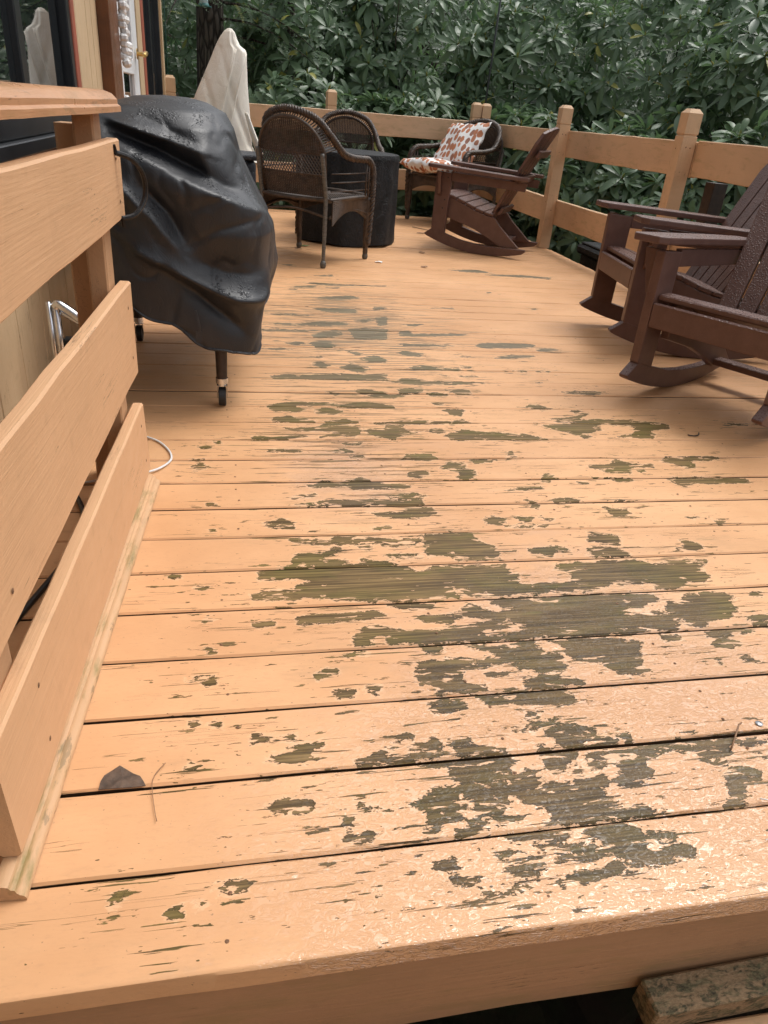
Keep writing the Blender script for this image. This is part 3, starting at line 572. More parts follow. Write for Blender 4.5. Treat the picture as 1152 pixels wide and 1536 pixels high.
# ------------------------------------------------------------------ deck
WEAR = [[(0.447,1.489),(0.571,1.494),(0.582,1.449),(0.613,1.415),(0.605,1.374),(0.503,1.378),(0.491,1.396),(0.439,1.394),(0.44,1.436)],[(0.221,1.495),(0.277,1.492),(0.278,1.46),(0.22,1.469)],[(0.12,1.484),(0.212,1.469),(0.211,1.459),(0.124,1.472)],[(0.287,1.486),(0.366,1.477),(0.363,1.461),(0.29,1.467)],[(0.126,1.418),(0.19,1.424),(0.231,1.447),(0.235,1.431),(0.188,1.404),(0.185,1.37),(0.114,1.373)],[(0.338,1.405),(0.408,1.406),(0.423,1.385),(0.372,1.393),(0.343,1.388)],[(0.272,1.389),(0.336,1.38),(0.331,1.369),(0.275,1.374)],[(0.187,1.391),(0.245,1.388),(0.241,1.374),(0.185,1.375)],[(0.28,1.46),(0.307,1.448),(0.3,1.428),(0.282,1.432)],[(0.04,1.356),(0.18,1.375),(0.345,1.368),(0.392,1.333),(0.45,1.349),(0.61,1.346),(0.604,1.306),(0.628,1.29),(0.607,1.231),(0.497,1.227),(0.468,1.273),(0.451,1.268),(0.467,1.229),(0.258,1.229),(0.195,1.241),(0.118,1.255),(0.119,1.293),(0.167,1.303),(0.118,1.324),(0.043,1.32)],[(0.027,1.272),(0.057,1.28),(0.115,1.278),(0.115,1.242),(0.055,1.251),(0.027,1.253)],[(0.112,1.183),(0.179,1.188),(0.267,1.195),(0.288,1.177),(0.257,1.166),(0.176,1.165),(0.115,1.163)],[(0.307,1.213),(0.361,1.22),(0.403,1.215),(0.393,1.195),(0.336,1.195)],[(0.025,1.171),(0.066,1.174),(0.06,1.161),(0.024,1.16)],[(0.359,1.164),(0.435,1.17),(0.481,1.199),(0.505,1.184),(0.535,1.166),(0.586,1.174),(0.568,1.124),(0.545,1.149),(0.499,1.149),(0.437,1.162),(0.423,1.145),(0.37,1.15)],[(0.521,1.217),(0.603,1.219),(0.582,1.162),(0.55,1.177),(0.546,1.198)],[(0.218,1.112),(0.259,1.149),(0.299,1.134),(0.334,1.12),(0.392,1.119),(0.475,1.135),(0.54,1.149),(0.549,1.117),(0.484,1.115),(0.464,1.098),(0.556,1.09),(0.553,1.083),(0.397,1.083),(0.29,1.086),(0.281,1.113),(0.262,1.115),(0.244,1.087),(0.215,1.089)],[(0.339,1.076),(0.39,1.077),(0.383,1.058),(0.357,1.056)],[(0.431,1.078),(0.472,1.077),(0.463,1.055),(0.439,1.064)],[(0.474,1.054),(0.548,1.069),(0.519,0.989),(0.502,1.024)],[(0.311,0.995),(0.33,1.0),(0.321,1.02),(0.392,1.03),(0.455,1.021),(0.468,1.034),(0.486,1.012),(0.435,1.003),(0.4,1.01),(0.403,0.98),(0.378,0.977),(0.441,0.949),(0.442,0.939),(0.347,0.943),(0.339,0.965),(0.323,0.969)],[(0.134,1.006),(0.151,1.023),(0.17,1.018),(0.162,1.008),(0.133,0.997)],[(0.162,0.961),(0.196,0.966),(0.192,0.951),(0.167,0.95)],[(0.323,0.913),(0.355,0.925),(0.365,0.915),(0.396,0.909),(0.378,0.899),(0.324,0.9)],[(0.402,0.931),(0.466,0.931),(0.497,0.928),(0.494,0.919),(0.448,0.903),(0.428,0.908)],[(0.455,0.985),(0.493,0.983),(0.489,0.977),(0.455,0.979)],[(0.191,1.062),(0.24,1.064),(0.237,1.058),(0.192,1.057)],[(0.233,0.972),(0.242,0.971),(0.236,0.954),(0.231,0.957)],[(0.221,0.973),(0.226,0.973),(0.223,0.96),(0.218,0.961)],[(0.886,1.479),(0.964,1.463),(0.956,1.447),(0.936,1.431),(0.94,1.415),(0.868,1.44)],[(0.699,1.41),(0.761,1.424),(0.798,1.406),(0.754,1.393),(0.741,1.376),(0.696,1.397)],[(0.843,1.404),(0.913,1.411),(0.943,1.377),(0.904,1.367),(0.822,1.372),(0.865,1.387)],[(1.084,1.396),(1.115,1.4),(1.121,1.43),(1.15,1.414),(1.165,1.397),(1.123,1.38),(1.081,1.385)],[(0.735,1.339),(0.796,1.34),(0.871,1.349),(0.975,1.339),(0.976,1.319),(1.022,1.336),(1.133,1.335),(1.097,1.307),(1.099,1.272),(1.068,1.241),(1.036,1.257),(1.003,1.227),(0.939,1.231),(0.942,1.257),(0.916,1.251),(0.851,1.248),(0.822,1.247),(0.793,1.232),(0.729,1.237),(0.575,1.23),(0.589,1.269),(0.695,1.262),(0.745,1.263),(0.768,1.303),(0.73,1.32)],[(0.601,1.305),(0.628,1.303),(0.611,1.285),(0.593,1.28)],[(0.57,1.214),(0.774,1.216),(0.915,1.208),(0.921,1.188),(0.87,1.166),(0.855,1.147),(0.835,1.161),(0.813,1.15),(0.852,1.143),(0.91,1.139),(0.938,1.174),(0.976,1.176),(0.996,1.2),(1.075,1.205),(1.116,1.178),(1.088,1.172),(1.083,1.138),(1.041,1.108),(0.998,1.111),(0.976,1.085),(0.948,1.084),(0.922,1.112),(0.912,1.087),(0.887,1.079),(0.721,1.08),(0.524,1.082),(0.532,1.103),(0.574,1.099),(0.572,1.133),(0.553,1.15),(0.556,1.174)],[(1.096,1.112),(1.147,1.114),(1.119,1.074),(1.091,1.076)],[(1.16,1.199),(1.185,1.2),(1.178,1.178),(1.157,1.182)],[(0.518,1.064),(0.57,1.074),(0.58,1.048),(0.587,1.031),(0.627,1.024),(0.603,0.982),(0.555,0.974),(0.538,0.988),(0.502,1.018)],[(0.613,1.07),(0.713,1.073),(0.761,1.058),(0.807,1.047),(0.786,1.027),(0.768,0.984),(0.732,0.971),(0.777,0.963),(0.748,0.955),(0.714,0.962),(0.691,0.994),(0.652,1.004),(0.627,1.024),(0.632,1.047)],[(0.522,0.965),(0.567,0.968),(0.617,0.956),(0.631,0.942),(0.622,0.935),(0.513,0.94)],[(0.476,0.93),(0.592,0.93),(0.595,0.9),(0.575,0.891),(0.486,0.897)],[(0.853,1.065),(0.883,1.062),(0.896,1.05),(0.858,1.046)],[(0.956,1.056),(0.983,1.069),(1.019,1.062),(0.997,1.042),(0.991,1.016),(0.952,1.021),(0.974,1.04)],[(1.049,1.068),(1.078,1.069),(1.065,1.055),(1.044,1.055)],[(0.989,0.982),(1.012,0.989),(1.022,0.974),(1.004,0.967)],[(1.01,1.037),(1.02,1.028),(1.011,1.018),(0.999,1.021)],[(0.489,0.874),(0.508,0.875),(0.513,0.866),(0.497,0.856),(0.487,0.863)],[(0.487,0.847),(0.531,0.856),(0.546,0.853),(0.507,0.84),(0.489,0.841)],[(0.511,0.834),(0.55,0.841),(0.577,0.835),(0.6,0.82),(0.511,0.828)],[(0.925,0.974),(0.935,0.975),(0.931,0.967),(0.922,0.968)],[(0.04,0.82),(0.052,0.835),(0.081,0.837),(0.086,0.853),(0.109,0.848),(0.128,0.849),(0.123,0.839),(0.107,0.836),(0.106,0.822),(0.12,0.816),(0.061,0.81)],[(0.017,0.873),(0.047,0.874),(0.05,0.867),(0.016,0.862)],[(0.07,0.865),(0.087,0.864),(0.085,0.858),(0.072,0.86)],[(0.206,0.813),(0.222,0.826),(0.248,0.831),(0.244,0.824),(0.222,0.816),(0.216,0.805),(0.205,0.805)],[(0.18,0.804),(0.234,0.803),(0.271,0.797),(0.266,0.79),(0.181,0.799)],[(0.266,0.826),(0.294,0.826),(0.31,0.844),(0.323,0.825),(0.314,0.814),(0.323,0.8),(0.268,0.799),(0.268,0.816)],[(0.351,0.805),(0.367,0.818),(0.417,0.81),(0.429,0.798),(0.419,0.792),(0.337,0.796)],[(0.335,0.831),(0.368,0.828),(0.363,0.818),(0.342,0.815)],[(0.262,0.787),(0.335,0.787),(0.425,0.787),(0.42,0.742),(0.37,0.739),(0.331,0.746),(0.319,0.758),(0.332,0.778),(0.291,0.781)],[(0.249,0.714),(0.266,0.724),(0.29,0.735),(0.368,0.73),(0.426,0.732),(0.419,0.711),(0.362,0.713),(0.317,0.71),(0.296,0.698),(0.27,0.695),(0.266,0.708)],[(0.264,0.691),(0.284,0.695),(0.286,0.681),(0.263,0.68)],[(0.296,0.698),(0.345,0.704),(0.388,0.701),(0.396,0.692),(0.373,0.678),(0.338,0.682),(0.338,0.695),(0.313,0.694),(0.324,0.683),(0.295,0.683)],[(0.295,0.658),(0.333,0.667),(0.386,0.672),(0.404,0.67),(0.401,0.662),(0.357,0.662),(0.343,0.652),(0.297,0.651)],[(0.256,0.668),(0.278,0.671),(0.272,0.66),(0.256,0.659)],[(0.036,0.735),(0.054,0.745),(0.081,0.74),(0.105,0.727),(0.096,0.72),(0.056,0.721)],[(0.144,0.678),(0.152,0.677),(0.149,0.664),(0.142,0.665)],[(0.164,0.67),(0.177,0.672),(0.173,0.662),(0.167,0.664)],[(0.164,0.725),(0.181,0.72),(0.178,0.713),(0.165,0.716)],[(0.195,0.71),(0.209,0.708),(0.204,0.701)],[(0.142,0.698),(0.153,0.697),(0.153,0.693),(0.142,0.694)],[(0.272,0.591),(0.31,0.585),(0.308,0.576),(0.278,0.581)],[(0.255,0.613),(0.286,0.613),(0.284,0.609),(0.256,0.61)],[(0.348,0.619),(0.364,0.619),(0.386,0.62),(0.383,0.612),(0.354,0.611)],[(0.373,0.644),(0.394,0.643),(0.39,0.632),(0.371,0.635)],[(0.355,0.589),(0.378,0.598),(0.372,0.581)],[(0.164,0.586),(0.178,0.584),(0.169,0.581)],[(0.313,0.555),(0.345,0.555),(0.344,0.551),(0.315,0.553)],[(0.252,0.851),(0.279,0.849),(0.278,0.844),(0.253,0.845)],[(0.511,0.832),(0.55,0.841),(0.577,0.836),(0.601,0.824),(0.569,0.818),(0.61,0.814),(0.624,0.795),(0.526,0.794),(0.513,0.799),(0.523,0.813)],[(0.488,0.872),(0.508,0.874),(0.513,0.865),(0.497,0.856),(0.487,0.864)],[(0.487,0.848),(0.531,0.857),(0.546,0.852),(0.507,0.839)],[(0.455,0.849),(0.483,0.848),(0.475,0.842),(0.455,0.844)],[(0.635,0.813),(0.656,0.809),(0.653,0.791),(0.642,0.793)],[(0.484,0.802),(0.502,0.805),(0.498,0.79),(0.479,0.793)],[(0.481,0.783),(0.538,0.785),(0.547,0.768),(0.51,0.765),(0.51,0.746),(0.485,0.744),(0.482,0.766)],[(0.56,0.769),(0.579,0.777),(0.645,0.774),(0.674,0.766),(0.649,0.752),(0.655,0.732),(0.648,0.719),(0.615,0.709),(0.587,0.709),(0.587,0.726),(0.608,0.742),(0.602,0.755),(0.582,0.749),(0.561,0.746),(0.558,0.757)],[(0.529,0.751),(0.538,0.756),(0.536,0.739),(0.528,0.73),(0.521,0.733)],[(0.659,0.785),(0.729,0.788),(0.839,0.781),(0.855,0.772),(0.825,0.766),(0.814,0.751),(0.795,0.748),(0.788,0.731),(0.775,0.73),(0.756,0.747),(0.75,0.765),(0.702,0.772),(0.669,0.758),(0.662,0.775)],[(0.862,0.776),(0.904,0.777),(0.899,0.77),(0.857,0.769)],[(0.404,0.731),(0.429,0.737),(0.47,0.726),(0.504,0.724),(0.512,0.716),(0.535,0.732),(0.569,0.737),(0.57,0.719),(0.558,0.707),(0.523,0.706),(0.562,0.691),(0.564,0.672),(0.588,0.665),(0.637,0.657),(0.638,0.651),(0.551,0.652),(0.444,0.651),(0.465,0.667),(0.451,0.679),(0.459,0.688),(0.429,0.698),(0.398,0.714)],[(0.431,0.753),(0.46,0.749),(0.473,0.743),(0.463,0.736),(0.43,0.742)],[(0.423,0.787),(0.428,0.784),(0.418,0.745),(0.408,0.742)],[(0.782,0.718),(0.817,0.723),(0.836,0.707),(0.825,0.692),(0.807,0.696),(0.793,0.675),(0.768,0.652),(0.741,0.65),(0.758,0.666),(0.779,0.704)],[(0.373,0.641),(0.416,0.643),(0.473,0.642),(0.466,0.631),(0.436,0.624),(0.412,0.625),(0.392,0.637)],[(0.488,0.632),(0.524,0.642),(0.556,0.64),(0.572,0.628),(0.573,0.616),(0.629,0.615),(0.624,0.608),(0.588,0.603),(0.568,0.605),(0.531,0.597),(0.512,0.603),(0.512,0.618)],[(0.511,0.599),(0.554,0.6),(0.58,0.594),(0.616,0.594),(0.645,0.586),(0.629,0.57),(0.615,0.579),(0.576,0.58),(0.554,0.572),(0.542,0.577),(0.54,0.587)],[(0.433,0.602),(0.459,0.619),(0.493,0.615),(0.485,0.606),(0.508,0.602),(0.486,0.592),(0.431,0.593)],[(0.356,0.592),(0.383,0.601),(0.417,0.601),(0.401,0.586),(0.375,0.578),(0.36,0.585)],[(0.419,0.565),(0.448,0.57),(0.483,0.571),(0.516,0.581),(0.524,0.576),(0.531,0.57),(0.589,0.571),(0.599,0.57),(0.558,0.568),(0.515,0.565),(0.454,0.56),(0.425,0.562)],[(0.365,0.618),(0.388,0.619),(0.385,0.615),(0.366,0.612)],[(0.356,0.563),(0.377,0.566),(0.383,0.56),(0.364,0.559)],[(0.856,0.745),(0.87,0.737),(0.862,0.732),(0.856,0.739)],[(0.538,2.643),(0.781,2.654),(0.979,2.644),(0.864,2.612),(0.696,2.61)],[(0.418,2.526),(0.486,2.544),(0.563,2.49),(0.644,2.5),(0.557,2.458),(0.507,2.464)],[(0.598,2.554),(0.702,2.558),(0.675,2.519),(0.606,2.529)],[(0.807,2.557),(0.882,2.56),(0.862,2.508),(0.819,2.516)],[(0.702,2.52),(0.781,2.51),(0.775,2.49),(0.705,2.492)],[(0.104,2.372),(0.185,2.414),(0.33,2.4),(0.361,2.39),(0.447,2.415),(0.542,2.383),(0.545,2.356),(0.413,2.353),(0.319,2.377),(0.19,2.374),(0.234,2.332),(0.194,2.314),(0.117,2.325)],[(0.258,2.332),(0.309,2.359),(0.353,2.33),(0.333,2.295),(0.27,2.3)],[(0.11,2.256),(0.168,2.278),(0.26,2.232),(0.247,2.218),(0.127,2.223)],[(0.29,2.233),(0.358,2.25),(0.394,2.226),(0.375,2.206),(0.292,2.213)],[(0.448,2.221),(0.594,2.237),(0.724,2.234),(0.762,2.252),(0.787,2.225),(0.717,2.209),(0.46,2.203)],[(0.149,2.169),(0.242,2.173),(0.299,2.209),(0.367,2.2),(0.395,2.161),(0.367,2.098),(0.325,2.113),(0.256,2.095),(0.321,2.141),(0.24,2.146),(0.181,2.15)],[(0.411,2.161),(0.466,2.152),(0.491,2.201),(0.536,2.191),(0.542,2.142),(0.595,2.137),(0.528,2.114),(0.483,2.08),(0.449,2.095),(0.416,2.123)],[(0.614,2.149),(0.659,2.172),(0.681,2.149),(0.647,2.124)],[(0.665,2.105),(0.737,2.163),(0.796,2.144),(0.859,2.138),(0.93,2.125),(0.914,2.08),(0.689,2.076)],[(0.05,2.103),(0.12,2.098),(0.193,2.113),(0.214,2.104),(0.155,2.08),(0.049,2.077)],[(0.285,1.998),(0.318,2.01),(0.347,1.989),(0.321,1.979),(0.286,1.983)],[(0.323,2.05),(0.382,2.055),(0.38,2.041),(0.329,2.038)],[(0.332,1.959),(0.374,1.959),(0.369,1.947),(0.334,1.948)],[(0.482,1.93),(0.511,1.962),(0.577,1.967),(0.599,1.936),(0.567,1.924)],[(0.088,2.008),(0.112,2.008),(0.183,1.994),(0.175,1.982),(0.094,1.991)],[(0.59,1.872),(0.629,1.911),(0.677,1.902),(0.661,1.871),(0.685,1.854),(0.681,1.816),(0.653,1.794),(0.618,1.795),(0.645,1.84),(0.622,1.859)],[(0.484,1.84),(0.536,1.854),(0.543,1.826),(0.504,1.805),(0.486,1.816)],[(0.19,1.77),(0.231,1.793),(0.282,1.788),(0.337,1.809),(0.385,1.779),(0.474,1.762),(0.471,1.748),(0.353,1.747),(0.308,1.743),(0.292,1.767),(0.195,1.756)],[(0.138,1.697),(0.161,1.72),(0.204,1.715),(0.184,1.702),(0.143,1.691)],[(0.144,1.659),(0.249,1.681),(0.355,1.684),(0.46,1.667),(0.481,1.675),(0.489,1.653),(0.424,1.649),(0.215,1.65)],[(0.403,1.702),(0.47,1.713),(0.503,1.699),(0.47,1.684),(0.406,1.682)],[(0.325,1.615),(0.367,1.607),(0.423,1.611),(0.453,1.637),(0.504,1.635),(0.505,1.601),(0.447,1.579),(0.363,1.589)],[(0.058,1.567),(0.104,1.588),(0.137,1.569),(0.129,1.543),(0.09,1.543)],[(0.63,1.565),(0.665,1.576),(0.683,1.551),(0.659,1.537),(0.629,1.541)],[(0.324,1.538),(0.371,1.535),(0.37,1.526),(0.326,1.528)],[(0.12,1.487),(0.219,1.482),(0.276,1.49),(0.365,1.474),(0.434,1.471),(0.417,1.445),(0.337,1.444),(0.358,1.464),(0.279,1.468),(0.238,1.46),(0.218,1.471)],[(0.444,1.476),(0.513,1.502),(0.572,1.497),(0.571,1.453),(0.611,1.429),(0.601,1.399),(0.442,1.408)],[(0.83,1.971),(0.85,1.985),(0.847,1.942),(0.819,1.937)],[(0.692,1.927),(0.781,1.926),(0.745,1.906),(0.708,1.905)],[(1.055,2.394),(1.097,2.412),(1.142,2.366),(1.064,2.371)],[(1.094,2.268),(1.157,2.273),(1.228,2.296),(1.203,2.352),(1.257,2.36),(1.22,2.318),(1.265,2.319),(1.218,2.274),(1.184,2.235),(1.117,2.24)],[(1.04,2.198),(1.178,2.241),(1.276,2.264),(1.445,2.245),(1.525,2.224),(1.523,2.181),(1.418,2.16),(1.432,2.13),(1.395,2.086),(1.274,2.1),(1.349,2.129),(1.39,2.191),(1.282,2.221),(1.228,2.2),(1.249,2.169),(1.17,2.129),(1.141,2.119),(1.095,2.148)],[(0.885,2.131),(0.948,2.128),(1.01,2.08),(0.864,2.071)],[(1.137,2.109),(1.18,2.113),(1.151,2.086)],[(1.065,1.879),(1.137,1.886),(1.184,1.919),(1.214,1.885),(1.284,1.884),(1.274,1.864),(1.196,1.864),(1.181,1.821),(1.118,1.83),(1.086,1.85),(1.141,1.862),(1.065,1.863)],[(1.214,1.847),(1.233,1.847),(1.227,1.828),(1.212,1.828)],[(1.328,1.905),(1.363,1.939),(1.552,1.937),(1.539,1.916),(1.434,1.907),(1.424,1.857),(1.386,1.854),(1.368,1.891)],[(1.281,1.78),(1.31,1.791),(1.555,1.781),(1.545,1.755),(1.406,1.746),(1.347,1.751),(1.307,1.734)],[(1.084,1.792),(1.165,1.79),(1.15,1.768),(1.111,1.772)],[(0.99,1.625),(1.028,1.604),(1.055,1.603),(1.059,1.577),(1.001,1.564)],[(0.748,1.732),(0.855,1.743),(0.854,1.732),(0.757,1.721)],[(0.879,1.797),(0.909,1.827),(0.921,1.811),(0.894,1.771),(0.875,1.778)],[(0.857,1.663),(0.903,1.675),(0.937,1.657),(0.912,1.648),(0.859,1.65)],[(0.778,1.666),(0.81,1.645),(0.791,1.613),(0.783,1.626),(0.806,1.636)],[(0.715,1.573),(0.762,1.571),(0.745,1.541),(0.724,1.554)],[(0.79,1.569),(0.823,1.562),(0.799,1.551)],[(0.677,1.527),(0.79,1.527),(0.779,1.516),(0.675,1.521)],[(1.277,1.536),(1.31,1.528),(1.295,1.51),(1.282,1.517)],[(1.04,1.657),(1.075,1.655),(1.056,1.647)],[(1.213,1.551),(1.24,1.55),(1.22,1.541)],[(1.767,2.227),(1.872,2.228),(1.865,2.21),(1.757,2.205)],[(0.979,1.769),(1.011,1.768),(0.995,1.757)],[(1.08,3.152),(1.129,3.203),(1.334,3.222),(1.397,3.193),(1.337,3.138),(1.111,3.119)],[(1.369,3.13),(1.445,3.147),(1.496,3.113),(1.369,3.086)],[(1.117,2.984),(1.214,3.029),(1.329,3.025),(1.285,2.996),(1.13,2.972)],[(0.772,3.367),(0.81,3.386),(0.831,3.328),(1.106,3.356),(1.07,3.322),(0.806,3.287),(0.756,3.291)],[(0.73,3.162),(0.892,3.163),(1.005,3.153),(0.925,3.13),(0.722,3.123)],[(0.708,3.054),(0.803,3.023),(0.783,2.972),(0.739,2.981),(0.697,3.003)],[(0.698,2.825),(0.761,2.844),(0.83,2.821),(0.908,2.808),(0.902,2.785),(0.8,2.793),(0.711,2.787)],[(0.631,2.68),(0.714,2.674),(0.726,2.634),(0.869,2.64),(0.963,2.645),(0.85,2.625),(0.718,2.599),(0.618,2.615)],[(0.607,2.56),(0.695,2.563),(0.68,2.524),(0.634,2.5),(0.597,2.512)],[(0.776,2.557),(0.878,2.551),(0.875,2.516),(0.829,2.501),(0.803,2.529)],[(0.693,2.415),(0.739,2.413),(0.736,2.392),(0.7,2.391)],[(1.042,2.38),(1.081,2.412),(1.14,2.371),(1.089,2.362)],[(0.715,2.347),(0.799,2.349),(0.777,2.315),(0.774,2.282),(0.74,2.298)],[(1.247,2.545),(1.311,2.558),(1.422,2.552),(1.41,2.528),(1.331,2.519)],[(0.698,2.488),(0.788,2.5),(0.778,2.487)],[(0.812,3.496),(0.92,3.525),(0.903,3.49),(0.827,3.466)],[(0.929,2.855),(0.975,2.842),(0.959,2.825),(0.929,2.827)],[(1.136,2.806),(1.205,2.803),(1.175,2.785)],[(1.247,2.801),(1.307,2.804),(1.292,2.787)],[(1.635,4.876),(1.949,4.915),(2.149,4.871),(2.118,4.825),(1.749,4.844)],[(1.443,4.978),(1.67,5.03),(1.752,4.93),(1.552,4.927)],[(1.172,2.654),(1.21,2.656),(1.197,2.641)],[(1.475,4.32),(1.553,4.32),(1.51,4.289)],[(1.047,3.86),(1.179,3.879),(1.161,3.85)],[(1.645,3.934),(1.686,3.932),(1.653,3.9)],[(0.928,2.99),(1.009,2.996),(0.996,2.98)],[(0.768,2.719),(0.965,2.723),(0.955,2.711)],[(0.409,4.001),(0.509,4.032),(0.632,4.083),(0.695,4.025),(0.582,3.98),(0.432,3.975)],[(0.386,3.764),(0.506,3.792),(0.621,3.774),(0.609,3.69),(0.477,3.688)],[(0.715,3.822),(0.771,3.848),(0.791,3.816),(0.723,3.772)],[(0.168,3.451),(0.311,3.453),(0.408,3.503),(0.54,3.495),(0.526,3.45),(0.415,3.422),(0.309,3.424),(0.189,3.425)],[(0.337,3.251),(0.372,3.307),(0.468,3.358),(0.489,3.293),(0.438,3.235),(0.363,3.215)],[(0.524,3.378),(0.614,3.411),(0.713,3.399),(0.679,3.22),(0.536,3.206),(0.531,3.27)],[(0.207,3.126),(0.271,3.148),(0.303,3.11),(0.26,3.094)],[(0.318,3.123),(0.359,3.176),(0.415,3.169),(0.426,3.085),(0.347,3.066)],[(0.108,3.034),(0.209,3.054),(0.235,3.033),(0.141,3.023)],[(0.462,3.041),(0.496,3.032),(0.545,2.989),(0.502,2.975)],[(0.509,2.931),(0.586,2.981),(0.623,2.917),(0.607,2.872),(0.539,2.868)],[(0.299,2.852),(0.34,2.865),(0.374,2.826),(0.345,2.793),(0.309,2.815)],[(0.41,2.797),(0.454,2.831),(0.53,2.815),(0.507,2.753),(0.455,2.75)],[(0.131,2.684),(0.187,2.706),(0.235,2.699),(0.311,2.713),(0.413,2.722),(0.501,2.713),(0.587,2.728),(0.572,2.65),(0.427,2.643),(0.244,2.653),(0.141,2.648)],[(0.415,2.518),(0.461,2.546),(0.53,2.522),(0.545,2.506),(0.531,2.463),(0.465,2.494)],[(0.326,2.515),(0.371,2.5),(0.346,2.485)],[(0.324,4.261),(0.456,4.302),(0.461,4.261),(0.34,4.231)],[(0.361,4.383),(0.483,4.385),(0.614,4.367),(0.899,4.386),(0.883,4.357),(0.571,4.324),(0.478,4.332)],[(0.571,3.544),(0.658,3.585),(0.678,3.557),(0.613,3.504)],[(0.3,4.183),(0.346,4.191),(0.333,4.149)],[(0.462,4.562),(0.599,4.638),(0.602,4.582)],[(0.508,4.262),(0.603,4.279),(0.589,4.244)],[(0.308,4.901),(0.38,4.902),(0.356,4.854)],[(0.083,3.343),(0.228,3.346),(0.376,3.34),(0.299,3.313),(0.096,3.31)],[(0.168,3.624),(0.365,3.625),(0.355,3.602),(0.182,3.601)],[(0.759,3.645),(0.697,3.622),(0.684,3.453),(0.727,3.473)],[(0.454,2.884),(0.485,2.864),(0.468,2.842)],[(0.308,2.938),(0.355,2.941),(0.345,2.915)],[(-0.121,1.886),(-0.103,1.914),(-0.083,1.891),(-0.088,1.872),(-0.118,1.869)],[(-0.114,2.021),(-0.077,2.021),(-0.082,2.011)],[(-0.078,2.066),(-0.05,2.072),(-0.05,2.046)],[(-0.08,1.674),(-0.065,1.682),(-0.052,1.671),(-0.078,1.667)],[(-0.08,1.543),(-0.058,1.543),(-0.06,1.537)],[(-0.095,1.304),(-0.072,1.305),(-0.07,1.297),(-0.082,1.3)],[(-0.066,1.099),(-0.053,1.102),(-0.05,1.095),(-0.059,1.092)],[(-0.072,1.189),(-0.062,1.195),(-0.055,1.191)],[(-0.143,1.346),(-0.129,1.348),(-0.131,1.343)],[(-0.13,1.937),(-0.094,1.939),(-0.094,1.932)],[(-0.095,1.02),(-0.085,1.028),(-0.067,1.03),(-0.052,1.026),(-0.076,1.024),(-0.087,1.017)],[(-0.069,1.01),(-0.048,1.01),(-0.057,1.005)],[(-0.053,0.911),(-0.037,0.913),(-0.037,0.906)],[(-0.085,0.822),(-0.079,0.825),(-0.072,0.82),(-0.08,0.817)],[(-0.065,0.597),(-0.058,0.601),(-0.049,0.596),(-0.056,0.591)],[(-0.085,0.6),(-0.077,0.601),(-0.081,0.596)],[(-0.095,0.588),(-0.086,0.589),(-0.09,0.584)],[(-0.082,0.913),(-0.073,0.913),(-0.077,0.909)],[(-0.169,0.614),(-0.157,0.62),(-0.153,0.616),(-0.164,0.605)],[(-0.033,0.619),(-0.004,0.618),(0.003,0.613),(-0.016,0.611)]]
PITCH = 0.143
XW = -0.58            # face of the house wall
XE = 2.63             # right edge of the deck
def back_edge(x): return 7.66 + 0.13 * (x - 0.0)

WP = [np.array(p) for p in WEAR]
WBB = [(p[:, 0].min(), p[:, 1].min(), p[:, 0].max(), p[:, 1].max()) for p in WP]
def wear_sd(x, y):
    """signed distance (m, + inside) to the bare patches for arrays x, y"""
    best = np.full(x.shape, -0.15)
    P = np.stack([x, y], -1)
    bx0, by0, bx1, by1 = x.min() - .15, y.min() - .15, x.max() + .15, y.max() + .15
    for poly, bb in zip(WP, WBB):
        if bb[0] > bx1 or bb[2] < bx0 or bb[1] > by1 or bb[3] < by0: continue
        sel = (x > bb[0] - .15) & (x < bb[2] + .15) & (y > bb[1] - .15) & (y < bb[3] + .15)
        if not sel.any(): continue
        Q = P[sel]
        d2 = np.full(len(Q), 1e9); ins = np.zeros(len(Q), bool)
        n = len(poly)
        for i in range(n):
            a = poly[i]; b = poly[(i + 1) % n]
            ab = b - a; t = np.clip(((Q - a) @ ab) / max(ab @ ab, 1e-12), 0, 1)
            dd = Q - (a + t[:, None] * ab); d2 = np.minimum(d2, (dd ** 2).sum(1))
            c = (a[1] > Q[:, 1]) != (b[1] > Q[:, 1])
            with np.errstate(divide='ignore', invalid='ignore'):
                xi = (b[0] - a[0]) * (Q[:, 1] - a[1]) / (b[1] - a[1]) + a[0]
            ins ^= c & (Q[:, 0] < xi)
        sd = np.where(ins, 1, -1) * np.sqrt(d2)
        best[sel] = np.maximum(best[sel], sd)
    return best

